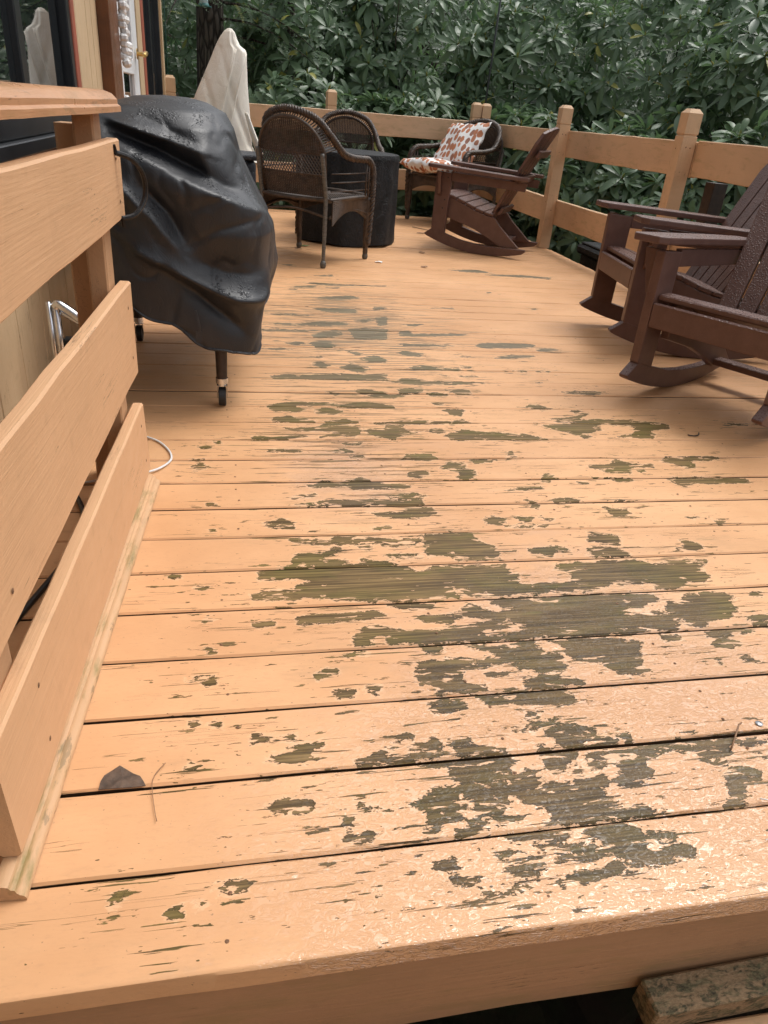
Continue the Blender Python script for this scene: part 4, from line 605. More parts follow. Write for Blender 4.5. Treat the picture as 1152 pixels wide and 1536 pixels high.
deck = mesh('deck', *(lambda b: (b.v, b.f))(
    [mb := MB(), [mb.box(((XW + XE) / 2, y, -0.16), (XE - XW - 0.12, 0.04, 0.20)) for y in (1.1, 1.7, 2.3, 2.9, 3.5, 4.1, 4.7, 5.3, 5.9, 6.5, 7.1)],
     [mb.box((x, 4.1, -0.34), (0.09, 7.0, 0.14)) for x in (-0.3, 1.0, 2.3)],
     [mb.box((x, y, -0.65), (0.09, 0.09, 0.5)) for x in (-0.3, 1.0, 2.3) for y in (0.9, 3.2, 5.4, 7.3)]][0]), M['joist'])
tagset(deck, kind='structure')
rg = random.Random(3)
def build_boards():
    for k in range(0, 54):
        gs = 1.0 if k < 14 else 0.75; g0, g1 = rg.uniform(0.0018, 0.0034) * gs, rg.uniform(0.0018, 0.0034) * gs
        y0 = (k + 3.525) * PITCH + (g0 if k else 0.0)
        y1 = (k + 1 + 3.525) * PITCH - g1
        if k == 0: y0 = 0.506
        x0 = XW + 0.012
        if y1 > back_edge(x0): x0 = max(x0, (y1 - 7.66) / 0.13)
        if x0 > XE - 0.3: break
        x1 = XE + rg.uniform(-0.006, 0.006)
        st = 0.008 if k < 6 else 0.011 if k < 12 else 0.016 if k < 24 else 0.03
        lo, hi = -0.56, min(0.35 + 0.62 * (y1 + 0.2), x1)
        xs = list(np.arange(x0, max(x0, lo) - 0.001, 0.05)) + list(np.arange(max(x0, lo), hi, st)) + list(np.arange(hi, x1, 0.06)) + [x1]
        xs = np.unique(np.round(xs, 4))
        ny = 16 if k < 6 else 12 if k < 12 else 8 if k < 24 else 5
        c = 0.0035
        inner = np.linspace(y0 + c, y1 - c, ny)
        prof = [(y0, -0.036), (y0, -c)] + [(q, 0.0) for q in inner] + [(y1, -c), (y1, -0.036)]
        if k == 0:
            prof = [(y0 + 0.003, -0.039), (y0, -0.036), (y0, -0.0045), (y0 + 0.0012, -0.0016), (y0 + 0.0035, -0.0002)] + [(q, 0.0) for q in np.linspace(y0 + 0.006, y1 - c, ny)] + [(y1, -c), (y1, -0.036)]
        np_ = len(prof)
        PY = np.array([p[0] for p in prof]); PZ = np.array([p[1] for p in prof])
        X, Yg = np.meshgrid(xs, PY, indexing='ij')
        Zg = np.broadcast_to(PZ, X.shape).copy()
        top = Zg > -0.008
        dz = rg.uniform(-0.0012, 0.0012)
        cup = rg.uniform(-0.001, 0.0012)
        t = (Yg - y0) / (y1 - y0) * 2 - 1
        wob = (fbm(np.stack([X * 3, Yg * 8, np.full_like(X, k * 1.7)], -1)) - 0.44) * 0.0035
        Zg = Zg + dz + np.where(top, cup * t * t + wob, 0)
        ej = (vnoise(np.stack([X * 9, np.full_like(X, k * 3.1), np.zeros_like(X)], -1)) - 0.5) * 0.003
        Yo = Yg + np.where(np.abs(t) > 0.985, ej * np.sign(t) * -0.7, 0)
        V = np.stack([X, Yo, Zg], -1).reshape(-1, 3)
        nxs = len(xs)
        ii, jj = np.meshgrid(np.arange(nxs - 1), np.arange(np_ - 1), indexing='ij')
        a = (ii * np_ + jj).ravel()
        F = np.stack([a, a + np_, a + np_ + 1, a + 1], -1)
        me = bpy.data.meshes.new('board')
        me.vertices.add(len(V)); me.vertices.foreach_set('co', V.ravel())
        nf = len(F)
        caps = [tuple(range(np_ - 1, -1, -1))[::-1], tuple((nxs - 1) * np_ + i for i in range(np_))[::-1]]
        me.loops.add(nf * 4 + 2 * np_); me.polygons.add(nf + 2)
        li = np.concatenate([F.ravel(), np.array(caps[0]), np.array(caps[1])])
        me.loops.foreach_set('vertex_index', li.astype(np.int32))
        ls = np.concatenate([np.arange(nf) * 4, [nf * 4, nf * 4 + np_]]); lt = np.concatenate([np.full(nf, 4), [np_, np_]])
        me.polygons.foreach_set('loop_start', ls.astype(np.int32)); me.polygons.foreach_set('loop_total', lt.astype(np.int32))
        me.update(calc_edges=True); me.validate()
        w = wear_sd(X.ravel(), Yg.ravel()).astype(np.float32)
        at = me.attributes.new('wear', 'FLOAT', 'POINT'); at.data.foreach_set('value', w)
        xx, yy = X.ravel(), Yg.ravel()
        wet = np.exp(-(((xx - 0.42) / 0.42) ** 2 + ((yy - 0.62) / 0.30) ** 2)) + 0.75 * np.exp(-(((xx - 0.75) / 0.40) ** 2 + ((yy - 1.0) / 0.45) ** 2)) + 0.55 * np.exp(-(((xx - 0.30) / 0.22) ** 2 + ((yy - 1.85) / 0.28) ** 2)) + 0.25 * np.exp(-(((xx - 0.35) / 0.4) ** 2 + ((yy - 3.3) / 0.7) ** 2))
        scf = np.exp(-(((xx - 0.55) / 0.60) ** 2 + ((yy - 3.5) / 1.15) ** 2)) + 0.55 * np.exp(-(((xx - 0.35) / 0.35) ** 2 + ((yy - 2.0) / 0.5) ** 2))
        at = me.attributes.new('scuff', 'FLOAT', 'POINT'); at.data.foreach_set('value', scf.astype(np.float32))
        at = me.attributes.new('wet', 'FLOAT', 'POINT'); at.data.foreach_set('value', wet.astype(np.float32))
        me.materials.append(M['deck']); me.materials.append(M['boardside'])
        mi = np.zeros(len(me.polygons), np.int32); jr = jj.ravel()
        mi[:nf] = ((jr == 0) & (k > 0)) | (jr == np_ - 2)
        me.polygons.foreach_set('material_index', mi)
        me.polygons.foreach_set('use_smooth', [True] * len(me.polygons))
        me.set_sharp_from_angle(angle=rad(28))
        o = bpy.data.objects.new('board', me); COL.objects.link(o); o.parent = deck
build_boards()

def plank(name, p0, p1, width, thick, mat, parent, jit=0.0015, seg=10, bev=0.004, roll=0.0, seed=1):
    """board from p0 to p1 (centre line), local X along it, local Z its width"""
    p0 = Vector(p0); p1 = Vector(p1); L = (p1 - p0).length
    r = random.Random(seed)
    b = bev; w = width / 2; t = thick / 2
    ring = [(-t, -w + b), (-t, w - b), (-t + b, w), (t - b, w), (t, w - b), (t, -w + b), (t - b, -w), (-t + b, -w)]
    v = []
    for i in range(seg + 1):
        x = L * i / seg
        dz = [r.uniform(-jit, jit) for _ in range(2)]; dy = r.uniform(-jit, jit)
        for (y, z) in ring:
            v.append((x, y + dy, z + (dz[0] if z > 0 else dz[1])))
    n = 8
    f = [tuple(reversed(range(n))), tuple(seg * n + k for k in range(n))]
    for i in range(seg):
        for k in range(n):
            k2 = (k + 1) % n
            f.append((i * n + k, i * n + k2, (i + 1) * n + k2, (i + 1) * n + k))
    f = [tuple(reversed(q)) for q in f]
    d = (p1 - p0).normalized()
    zax = Vector((0, 0, 1)); yax = zax.cross(d).normalized(); zax = d.cross(yax)
    R = Matrix((d, yax, zax)).transposed()
    if roll: R = R @ Matrix.Rotation(roll, 3, 'X')
    o = mesh(name, v, f, mat, parent)
    base = Vector(parent.location) if parent is not None and parent.type == 'EMPTY' else Vector((0, 0, 0))
    o.location = p0 - base
    o.rotation_euler = R.to_euler()
    return o

# front edge: fascia below the nosing
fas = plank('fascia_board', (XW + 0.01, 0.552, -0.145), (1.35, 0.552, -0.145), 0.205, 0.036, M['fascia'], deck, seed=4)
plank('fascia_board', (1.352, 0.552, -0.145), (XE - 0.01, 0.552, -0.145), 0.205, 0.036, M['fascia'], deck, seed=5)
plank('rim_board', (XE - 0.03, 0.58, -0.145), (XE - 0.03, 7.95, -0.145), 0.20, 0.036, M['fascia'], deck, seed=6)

# steps down from the deck edge
steps = empty('steps', (0.6, 0.3, -0.85), 0, 'painted wooden steps leading down from the front edge of the deck', 'steps')
plank('tread', (-0.5, 0.345, -0.285), (1.75, 0.345, -0.285), 0.27, 0.04, M['tread'], steps, roll=PI / 2, seed=8)
plank('tread', (-0.5, 0.04, -0.47), (1.75, 0.04, -0.47), 0.27, 0.04, M['tread'], steps, roll=PI / 2, seed=9)
for x in (-0.42, 0.62, 1.68):
    b = MB(); b.prism([(0.52, -0.31), (0.10, -0.31), (0.10, -0.50), (-0.2, -0.50), (-0.2, -0.66), (0.15, -0.85), (0.52, -0.60)], 'x', x - 0.02 - 0.6, x + 0.02 - 0.6)
    b.obj('stringer', M['joist'], steps, loc=(0, -0.3, 0.85))
blk = mesh('wood_block', *(lambda b: (b.v, b.f))([q := MB(), q.box((0, 0, 0), (0.42, 0.052, 0.058), bev=0.004)][0]), M['mossy'])
blk.location = (0.792, 0.507, -0.236); blk.rotation_euler = (rad(4), 0, rad(1.5))
tagset(blk, 'short mossy offcut of lumber lying on the step below the deck edge', 'wood block')

# ------------------------------------------------------------------ house wall on the left
house = empty('house', (XW, 3.0, -0.85), 0, 'tan vertical-board house wall with black windows and a white glazed door', 'house')
HO = Vector(house.location)
def hbox(name, x0, x1, y0, y1, z0, z1, mat, parent=None, bev=0.003):
    b = MB(); b.box(((x0 + x1) / 2, (y0 + y1) / 2, (z0 + z1) / 2), (x1 - x0, y1 - y0, z1 - z0), bev=bev)
    o = b.obj(name, mat, parent or house)
    o.location = -HO if parent is None else (0, 0, 0)
    return o
YC = 7.66
wall = hbox('wall', XW - 0.25, XW - 0.03, -2.5, YC - 0.02, -0.85, 3.3, M['dark'])
hbox('wall', XW - 3.0, XW - 0.25, YC - 0.2, YC - 0.025, -0.85, 3.3, M['siding'])
hbox('eave', XW - 0.3, XW + 0.30, -2.5, YC + 0.3, 3.3, 3.42, M['black_frame'])
# window openings (y0,y1,z0,z1)
OPEN = [(0.7, 3.38, 0.705, 2.1), (4.46, 5.60, 0.02, 2.1), (5.86, 7.36, 0.35, 2.2)]
rg = random.Random(5)
y = -2.5
while y < YC - 0.05:
    wd = rg.choice((0.135, 0.135, 0.25, 0.135))
    y2 = min(y + wd, YC - 0.012)
    spans = [(-0.85, 3.3)]
    for (a, b_, c, d) in OPEN:
        if y2 > a + 0.005 and y < b_ - 0.005:
            ns = []
            for (p, q) in spans:
                if p < c: ns.append((p, min(q, c)))
                if q > d: ns.append((max(p, d), q))
            spans = ns
    for (p, q) in spans:
        # split horizontally where an opening edge cuts the board
        ya, yb = y, y2
        for (a, b_, c, d) in OPEN:
            if q <= c + 1e-6 or p >= d - 1e-6: continue
            if ya < a < yb: yb = a
            if ya < b_ < yb: ya = b_
        hbox('siding_board', XW - 0.03, XW + rg.uniform(-0.001, 0.001), ya + 0.002, yb - 0.002, p, q, M['siding'], bev=0.003)
    y = y2
hbox('corner_trim', XW - 0.10, XW + 0.02, YC - 0.012, YC + 0.09, -0.85, 3.3, M['siding'])

def window(y0, y1, z0, z1, mulls, rails=()):
    w = hbox('window', XW - 0.06, XW - 0.035, y0, y1, z0, z1, M['dark'])
    fx0, fx1 = XW - 0.034, XW + 0.022
    fr = MB()
    t = 0.055
    for (a, b_, c, d) in [(y0, y0 + t, z0, z1), (y1 - t, y1, z0, z1), (y0 + t, y1 - t, z0, z0 + t), (y0 + t, y1 - t, z1 - t, z1)]:
        fr.box(((fx0 + fx1) / 2, (a + b_) / 2, (c + d) / 2), (fx1 - fx0, b_ - a, d - c), bev=0.004)
    for m in mulls: fr.box(((fx0 + fx1) / 2 - 0.006, m, (z0 + z1) / 2), (fx1 - fx0 - 0.012, 0.07, z1 - z0 - 2 * t), bev=0.004)
    for m in rails: fr.box(((fx0 + fx1) / 2 - 0.008, (y0 + y1) / 2, m), (fx1 - fx0 - 0.016, y1 - y0 - 2 * t, 0.05), bev=0.004)
    fo = fr.obj('frame', M['black_frame'], w)
    ys = [y0 + t] + list(mulls) + [y1 - t]
    for a, b_ in zip(ys[:-1], ys[1:]):
        p = MB(); p.box((XW - 0.012, (a + b_) / 2, (z0 + z1) / 2), (0.006, b_ - a - 0.06, z1 - z0 - 2 * t))
        p.obj('pane', M['glass'], w)
    return w
window(0.7, 3.30, 0.765, 2.1, (1.35, 2.57), (0.86,))
hbox('window_sill', XW - 0.02, XW + 0.045, 0.65, 3.30, 0.728, 0.764, M['black_frame'])
hbox('sill_board', XW - 0.02, XW + 0.028, 0.65, 3.36, 0.700, 0.727, M['pink_trim'])
hbox('trim_board', XW - 0.02, XW + 0.026, 3.305, 3.375, 0.729, 2.12, M['red_trim'])
window(6.02, 7.36, 0.35, 2.2, (6.68,))
hbox('trim_board', XW - 0.02, XW + 0.026, 5.86, 6.015, 0.30, 2.24, M['red_trim'])
hbox('trim_board', XW - 0.02, XW + 0.022, 5.605, 5.857, 0.0, 2.24, M['siding'])
# brown upright casing, open storm door edge and hanging blind beside the white door
hbox('door_casing', XW + 0.001, XW + 0.055, 4.09, 4.40, 0.0, 2.2, M['brownwood'])
dr = hbox('door', XW - 0.03, XW - 0.012, 4.48, 5.58, 0.02, 2.08, M['dark'])
d_ = MB()
for (a, b_, c, d) in [(4.48, 4.78, 0.02, 2.08), (5.32, 5.58, 0.02, 2.08), (4.78, 5.32, 0.02, 0.25), (4.78, 5.32, 0.985, 1.065), (4.78, 5.32, 1.95, 2.08)]:
    d_.box((XW + 0.003, (a + b_) / 2, (c + d) / 2), (0.026, b_ - a - 0.002, d - c), bev=0.004)
d_.obj('door_frame', M['white'], dr)
for (c, d) in ((0.25, 0.985), (1.065, 1.95)):
    p = MB(); p.box((XW - 0.004, 5.05, (c + d) / 2), (0.006, 0.54, d - c)); p.obj('pane', M['glass'], dr)
h = MB(); h.tube([(XW + 0.026, 5.43, 1.10), (XW + 0.075, 5.43, 1.10)], 0.012, 8); h.tube(catmull([(XW + 0.07, 5.43, 1.10), (XW + 0.085, 5.38, 1.105), (XW + 0.08, 5.31, 1.09)], 4), [0.014] * 8 + [0.010], 8)
h.tube([(XW + 0.026, 5.43, 1.10), (XW + 0.030, 5.43, 1.10)], 0.030, 12)
h.obj('handle', M['brass'], dr, auto=rad(40))
bl = MB()
rg = random.Random(9)
for i in range(34):
    z = 1.02 + i * 0.027
    bl.box((XW + 0.07 + rg.uniform(-0.008, 0.008), 4.50 + rg.uniform(-0.012, 0.012), z), (0.040, 0.14, 0.034), Matrix.Rotation(rg.uniform(-0.35, 0.35), 3, 'Y') @ Matrix.Rotation(rg.uniform(-0.12, 0.12), 3, 'Z'), bev=0.010)
bo = bl.obj('folded_blind', M['paper'], house); bo.location = -HO
b2 = MB(); b2.box((XW + 0.05, 4.52, 0.80), (0.03, 0.07, 0.16), bev=0.008); b2.box((XW + 0.05, 4.53, 0.66), (0.03, 0.05, 0.14), bev=0.008)
b2o = b2.obj('door_latch', M['white'], house); b2o.location = -HO
for (c0, c1) in ((4.41, 4.455),):
    hbox('door_jamb', XW - 0.02, XW + 0.03, c0, c1, 0.0, 2.16, M['post'])

# ------------------------------------------------------------------ railing by the steps (left foreground)
rail = empty('wooden_railing', (-0.27, 1.78, 0.0), 0, 'peach painted wooden guard rail with three wide planks and a moulded cap, left foreground', 'railing')
gd = Vector((0.044, 0.999, 0)).normalized()
gn = Vector((-gd.y, gd.x, 0))                 # away from the deck, towards the house
def gp(s, z, off=0.0):                        # s metres back from the far end towards the steps
    p = Vector((-0.235, 1.80, 0)) - gd * s + gn * off
    return Vector((p.x, p.y, z))
T = 0.027
plank('plank', gp(1.25, 0.7345, T / 2 - 0.012), gp(-0.01, 0.7345, T / 2), 0.158, T, M['plank'], rail, seed=11, jit=0.001)
plank('plank', gp(1.30, 0.4095, T / 2), gp(0.0, 0.4095, T / 2), 0.222, T, M['plank'], rail, seed=12, jit=0.001)
plank('plank', (-0.285 - T / 2, 0.672, 0.122), (-0.2295 - T / 2, 1.822, 0.122), 0.184, T, M['plank'], rail, seed=13, jit=0.001, roll=rad(-2.0))
for s_ in (0.055, 1.00):
    plank('post', gp(s_, 0.0, T + 0.0225), gp(s_, 0.862, T + 0.0225) + Vector((0.0, 1e-4, 0)), 0.09, 0.04, M['stile'], rail, seed=14, jit=0.0008, seg=8)
# second upright against it, a little lower
plank('post', gp(-0.03, 0.0, T + 0.078), gp(-0.03, 0.835, T + 0.078) + Vector((0, 1e-4, 0)), 0.085, 0.04, M['stile'], rail, seed=15, jit=0.0008, seg=8)
def moulded(name, p0, p1, prof, mat, parent, seg=24, jit=0.0012, seed=1):
    p0 = Vector(p0); p1 = Vector(p1); d = (p1 - p0).normalized(); L = (p1 - p0).length
    yv = Vector((0, 0, 1)).cross(d).normalized(); r = random.Random(seed)
    v = []; n = len(prof)
    for i in range(seg + 1):
        jy, jz = r.uniform(-jit, jit), r.uniform(-jit, jit)
        v += [(L * i / seg, a + jy, b + jz) for a, b in prof]
    f = [tuple(range(n)), tuple(seg * n + k for k in reversed(range(n)))]
    f += [(i * n + k, (i + 1) * n + k, (i + 1) * n + (k + 1) % n, i * n + (k + 1) % n) for i in range(seg) for k in range(n)]
    o = mesh(name, v, f, mat, parent)
    bm = bmesh.new(); bm.from_mesh(o.data); bmesh.ops.recalc_face_normals(bm, faces=bm.faces); bm.to_mesh(o.data); bm.free()
    o.location = p0 - Vector(parent.location); o.rotation_euler = (0, -math.asin(d.z), math.atan2(d.y, d.x))
    o.data.polygons.foreach_set('use_smooth', [True] * len(o.data.polygons)); o.data.set_sharp_from_angle(angle=rad(38))
    return o
capp = [(-0.056, 0.0), (-0.056, 0.010), (-0.050, 0.014), (-0.050, 0.022), (-0.040, 0.032), (-0.022, 0.0375), (0.022, 0.0375), (0.040, 0.032), (0.050, 0.022), (0.050, 0.014), (0.056, 0.010), (0.056, 0.0)]
moulded('cap_rail', gp(1.40, 0.864, 0.045), gp(-0.005, 0.864, 0.045), capp, M['cap'], rail, seed=3, jit=0.0003)
mp = [(0.0, 0.002), (0.0, 0.006), (0.003, 0.010), (0.007, 0.0115), (0.0105, 0.0155), (0.012, 0.0205), (0.017, 0.022), (0.0195, 0.0265), (0.026, 0.0285), (0.030, 0.0285), (0.038, 0.0265), (0.038, 0.002)]
mo_ = moulded('base_moulding', Vector((-0.271, 0.628, 0.0)), Vector((-0.2015, 1.792, 0.0)), mp, M['mould'], rail, seed=5, jit=0.0006)
nv = [(0, 0, 0.0012)] + [(0.0042 * math.cos(k * PI / 4), 0.0042 * math.sin(k * PI / 4), 0) for k in range(8)]
nmesh = bpy.data.meshes.new('nail_head'); nmesh.from_pydata(nv, [], [(0, 1 + k, 1 + (k + 1) % 8) for k in range(8)]); nmesh.materials.append(M['rust']); nmesh.update()
for pl in [c for c in rail.children if c.name.startswith('plank')]:
    zw = max(v.co.z for v in pl.data.vertices); L = max(v.co.x for v in pl.data.vertices); t0 = min(v.co.y for v in pl.data.vertices)
    for (dx, q) in ((0.055, 0.55), (0.048, -0.5), (0.985, 0.5), (0.99, -0.55)):
        o = bpy.data.objects.new('nail_head', nmesh); COL.objects.link(o); o.parent = pl
        o.location = (L - dx, t0 + 0.0002, zw * q); o.rotation_euler = (PI / 2, 0, 0)
# iron pull handle screwed to the end of the top plank
hd = MB()
hc = [gp(0.055, 0.790, -0.002), gp(0.035, 0.780, -0.028), gp(0.005, 0.755, -0.044), gp(-0.010, 0.725, -0.048), gp(-0.006, 0.695, -0.044), gp(0.018, 0.668, -0.028), gp(0.036, 0.660, -0.002)]
hd.tube(catmull(hc, 6), 0.0055, 8)
hd.tube([gp(0.055, 0.788, -0.002), gp(0.060, 0.805, -0.002)], [0.006, 0.003], 6); hd.tube([gp(0.036, 0.662, -0.002), gp(0.034, 0.642, -0.002)], [0.006, 0.003], 6)
ho = hd.obj('handle', M['iron'], rail, auto=rad(40)); ho.location = -Vector(rail.location)

# ------------------------------------------------------------------ fence round the deck
def fence_post(name, x, y, rz, h, label, w=0.089, z0=0.002):
    b = MB(); t = w / 2; ch = 0.014; g = 0.0045
    zs = h - 0.135
    ring = lambda r, z: [(-r, -r, z), (r, -r, z), (r, r, z), (-r, r, z)]
    v = ring(t, 0) + ring(t, zs - 0.006) + ring(t - g, zs - 0.004) + ring(t - g, zs + 0.004) + ring(t, zs + 0.006) + ring(t, h - 0.022) + ring(t - 0.018, h)
    f = [(3, 2, 1, 0)]
    for i in range(6): f += [(i * 4 + k, i * 4 + (k + 1) % 4, i * 4 + 4 + (k + 1) % 4, i * 4 + 4 + k) for k in range(4)]
    f.append((24, 25, 26, 27))
    b.add(v, f)
    o = b.obj(name, M['post'], None, bev=0.0012)
    o.location = (x, y, z0); o.rotation_euler = (rgp.uniform(-0.006, 0.006), rgp.uniform(-0.006, 0.006), rz)
    for (dx, dy, zz) in ((-0.013, -1, 0.865), (0.014, -1, 0.862), (0.002, -1, 0.30), (-1, 0.012, 0.855), (-1, -0.013, 0.36)):
        q = bpy.data.objects.new('nail_head', nmesh); COL.objects.link(q); q.parent = o
        if dy == -1: q.location = (dx, -t - 0.0002, zz); q.rotation_euler = (PI / 2, 0, 0)
        else: q.location = (-t - 0.0002, dy, zz); q.rotation_euler = (0, -PI / 2, 0)
    return tagset(o, label, 'post', 'fence posts round the deck')
rgp = random.Random(21)
def rail_thing(p0, p1, width, label, seed):
    e = empty('fence_rail', (p0[0], p0[1], 0), 0, label, 'fence rail', 'fence rails round the deck')
    plank('rail_board', p0, p1, width, 0.038, M['fence'], e, seed=seed, jit=0.002, seg=14)
    return e
XP = 2.60
def yb(x): return back_edge(x) + 0.05
fence_post('fence_post', XP + 0.005, 6.205, 0, 1.068, 'square fence post with chamfered top at the deck edge behind the small rocking chair')
fence_post('fence_post', XP + 0.005, 4.37, 0, 1.062, 'tall square fence post nearest the right edge, above the brown armchair arms')
fence_post('fence_post', XP + 0.005, 2.35, 0, 1.065, 'square fence post beyond the right edge beside the nearest rocking chair')
fence_post('fence_post', 2.435, 8.085, 0, 1.066, 'left one of the paired corner fence posts behind the cushions')
fence_post('fence_post', 2.535, 8.07, 0, 1.064, 'right one of the paired corner fence posts behind the cushions')
fence_post('fence_post', 0.95, yb(0.95) + 0.112, math.atan(0.13), 1.056, 'fence post rising behind the back rail above the far wicker chair')
fence_post('fence_post', -0.52, yb(-0.52) + 0.112, math.atan(0.13), 1.045, 'fence post standing beside the house corner')
XR = 2.672
rail_thing((XR, 2.0, 0.808), (XR, 4.31, 0.812), 0.19, 'top fence rail at the far right behind the large rocking chair backs', 31)
rail_thing((XR, 4.314, 0.806), (XR - 0.01, 6.22, 0.800), 0.19, 'top fence rail between the two right-hand posts', 32)
rail_thing((XR - 0.01, 6.224, 0.800), (2.585, 8.06, 0.800), 0.19, 'top fence rail behind the small rocking chair and the cushioned chair', 33)
rail_thing((XR, 2.0, 0.285), (XR, 4.31, 0.287), 0.19, 'bottom fence rail at the far right, low behind the rocking chair seats', 34)
rail_thing((XR, 4.314, 0.289), (XR - 0.01, 6.22, 0.288), 0.19, 'bottom fence rail between the two right-hand posts', 35)
rail_thing((XR - 0.01, 6.224, 0.288), (2.585, 8.06, 0.305), 0.19, 'bottom fence rail behind the small rocking chair seat', 36)
rail_thing((-0.55, yb(-0.55), 0.786), (2.40, yb(2.40), 0.806), 0.19, 'long top rail of the back fence behind the wicker chairs', 37)
rail_thing((-0.55, yb(-0.55), 0.315), (2.40, yb(2.40), 0.330), 0.19, 'long bottom rail of the back fence behind the covered table', 38)
sp = empty('support_post', (2.76, 4.18, -0.85), 0, 'bare dark brown support post outside the fence behind the tall right post', 'post')
plank('post_shaft', (2.76, 4.18, -0.85), (2.76, 4.1801, 0.70), 0.09, 0.09, M['leg_brown'], sp, seed=50, jit=0.001)
for c in sp.children: c.location = (0, 0, 0)

# ------------------------------------------------------------------ rocking chairs
def make_rocker(name):
    t = empty(name)
    mat = M['poly']
    bevel = 0.004
    bot = [(s, s * s / 2.4) for s in np.linspace(-0.455, 0.31, 18)]
    rk = [(-0.478, 0.105), (-0.472, 0.094)] + bot + [(0.335, 0.060), (0.330, 0.074)] + [(0.25, 0.072), (0.10, 0.066), (-0.05, 0.070), (-0.18, 0.086), (-0.30, 0.116), (-0.415, 0.150)]
    sidep = [(-0.315, 0.380), (-0.25, 0.362), (-0.18, 0.335), (-0.10, 0.305), (-0.02, 0.282), (0.055, 0.272), (0.105, 0.215), (0.272, 0.075), (0.13, 0.0675), (0.02, 0.125), (-0.10, 0.175), (-0.315, 0.235)]
    for sx in (-1, 1):
        x = sx * 0.262
        b = MB(); b.prism(rk, 'x', x - 0.019, x + 0.019); b.obj('rocker', mat, t, bev=0.004)
        b = MB(); b.prism([(-0.425, 0.148), (-0.315, 0.118), (-0.305, 0.548), (-0.425, 0.556)], 'x', x - 0.0185, x + 0.0185)
        lg = b.obj('leg', mat, t, bev=0.004)
        sc = MB()
        for (s_, z_) in ((-0.40, 0.52), (-0.33, 0.515), (-0.35, 0.30), (-0.34, 0.36), (-0.37, 0.42)):
            sc.tube([(x + sx * 0.0175, s_, z_), (x + sx * 0.0205, s_, z_)], 0.006, 8)
        sc.obj('screw', M['rubber'], lg)
        xs_ = sx * 0.224
        b = MB(); b.prism(sidep, 'x', xs_ - 0.017, xs_ + 0.017); b.obj('side_rail', mat, t, bev=0.004)
        # arm
        xa = sx * 0.300
        ap = [(xa - 0.070, -0.445), (xa - 0.050, -0.475), (xa + 0.050, -0.475), (xa + 0.070, -0.445), (xa + 0.066, 0.10), (xa + 0.040 if sx > 0 else xa + 0.052, 0.285), (xa - 0.052 if sx > 0 else xa - 0.040, 0.285), (xa - 0.066, 0.10)]
        b = MB(); b.prism(ap, 'z', -0.0125, 0.0125)
        a = b.obj('arm', mat, t, bev=0.005); a.location = (0, 0, 0.5715); a.rotation_euler = (rad(-2.6), 0, 0)
        b = MB(); b.prism([(-0.303, 0.494), (-0.303, 0.556), (0.27, 0.532), (0.262, 0.474)], 'x', x - 0.013, x + 0.013); b.obj('arm_support', mat, t, bev=0.003)
        xb = sx * 0.2815
        b = MB(); b.prism([(xb, 0.555), (xb + sx * 0.062, 0.555), (xb + sx * 0.055, 0.52), (xb + sx * 0.022, 0.40), (xb, 0.385)], 'y', -0.395, -0.37); b.obj('arm_bracket', mat, t, bev=0.003)
    # seat slats
    curve = [(-0.405, 0.390), (-0.335, 0.392), (-0.255, 0.372), (-0.180, 0.346), (-0.105, 0.317), (-0.030, 0.295), (0.048, 0.283)]
    for (a, b_) in zip(curve[:-1], curve[1:]):
        a = Vector((a[0], a[1] + 0.004)); b_ = Vector((b_[0], b_[1] + 0.004)); m_ = (a + b_) / 2; L = (b_ - a).length
        wdt = 0.482 if m_.x < -0.31 else 0.492
        q = MB(); q.box((0, m_.x, m_.y), (wdt, L - 0.007, 0.021), Matrix.Rotation(math.atan2(b_.y - a.y, b_.x - a.x), 3, 'X'), bev=0.004)
        q.obj('seat_slat', mat, t)
    q = MB(); q.box((0, -0.415, 0.332), (0.484, 0.022, 0.088), bev=0.004); q.obj('front_apron', mat, t)
    # back: six slats in a fan, rounded together at the top
    th = math.atan2(0.62, 0.335)
    up = Vector((0, math.cos(th), math.sin(th))); nr = Vector((0, -math.sin(th), math.cos(th)))
    base = Vector((0, 0.030, 0.262))
    n = 6
    for i in range(n):
        u0 = -1 + 2 * i / n; u1 = -1 + 2 * (i + 1) / n
        hb, ht = 0.215, 0.275
        prof = []
        Lf = lambda u: 0.735 - 0.075 * u * u - (0.03 * max(0, abs(u) - 0.75) / 0.25)
        gap = 0.0045
        l0, l1 = Lf(u0), Lf(u1)
        pts2 = [(hb * u0 + gap, 0.0), (hb * u1 - gap, 0.0), (ht * u1 - gap, l1 - (0.035 if i == n - 1 else 0)), (ht * (u0 + u1) / 2 + (ht / n * 0.55 if i == n - 1 else 0), Lf((u0 + u1) / 2)), (ht * u0 + gap, l0 - (0.035 if i == 0 else 0))]
        if i == 0: pts2[3] = (ht * (u0 + u1) / 2 - ht / n * 0.55, Lf((u0 + u1) / 2)); pts2.insert(3, (ht * u1 - gap, l1)); pts2.pop(2)
        v = []
        cv = 0.028
        for k_ in (0, 1):
            for (px, pl) in pts2:
                w = base + up * pl + nr * ((-0.010 if k_ == 0 else 0.010) + cv * (px / 0.275) ** 2)
                v.append((px, w.y, w.z))
        m_ = len(pts2)
        q = MB(); q.add(v, [tuple(range(m_)), tuple(reversed(range(m_, 2 * m_)))] + [(j, j + m_, (j + 1) % m_ + m_, (j + 1) % m_) for j in range(m_)])
        q.obj('back_slat', mat, t, bev=0.003)
    for (pl, wd) in ((0.075, 0.40), (0.335, 0.55), (0.54, 0.44)):
        w = base + up * pl + nr * (-0.0235)
        q = MB(); q.box((0, w.y, w.z), (wd, 0.055, 0.022), Matrix.Rotation(th, 3, 'X'), bev=0.003); q.obj('back_brace', mat, t)
    q = MB(); q.box((0, 0.13, 0.095), (0.404, 0.062, 0.026), bev=0.003); q.obj('stretcher', mat, t)
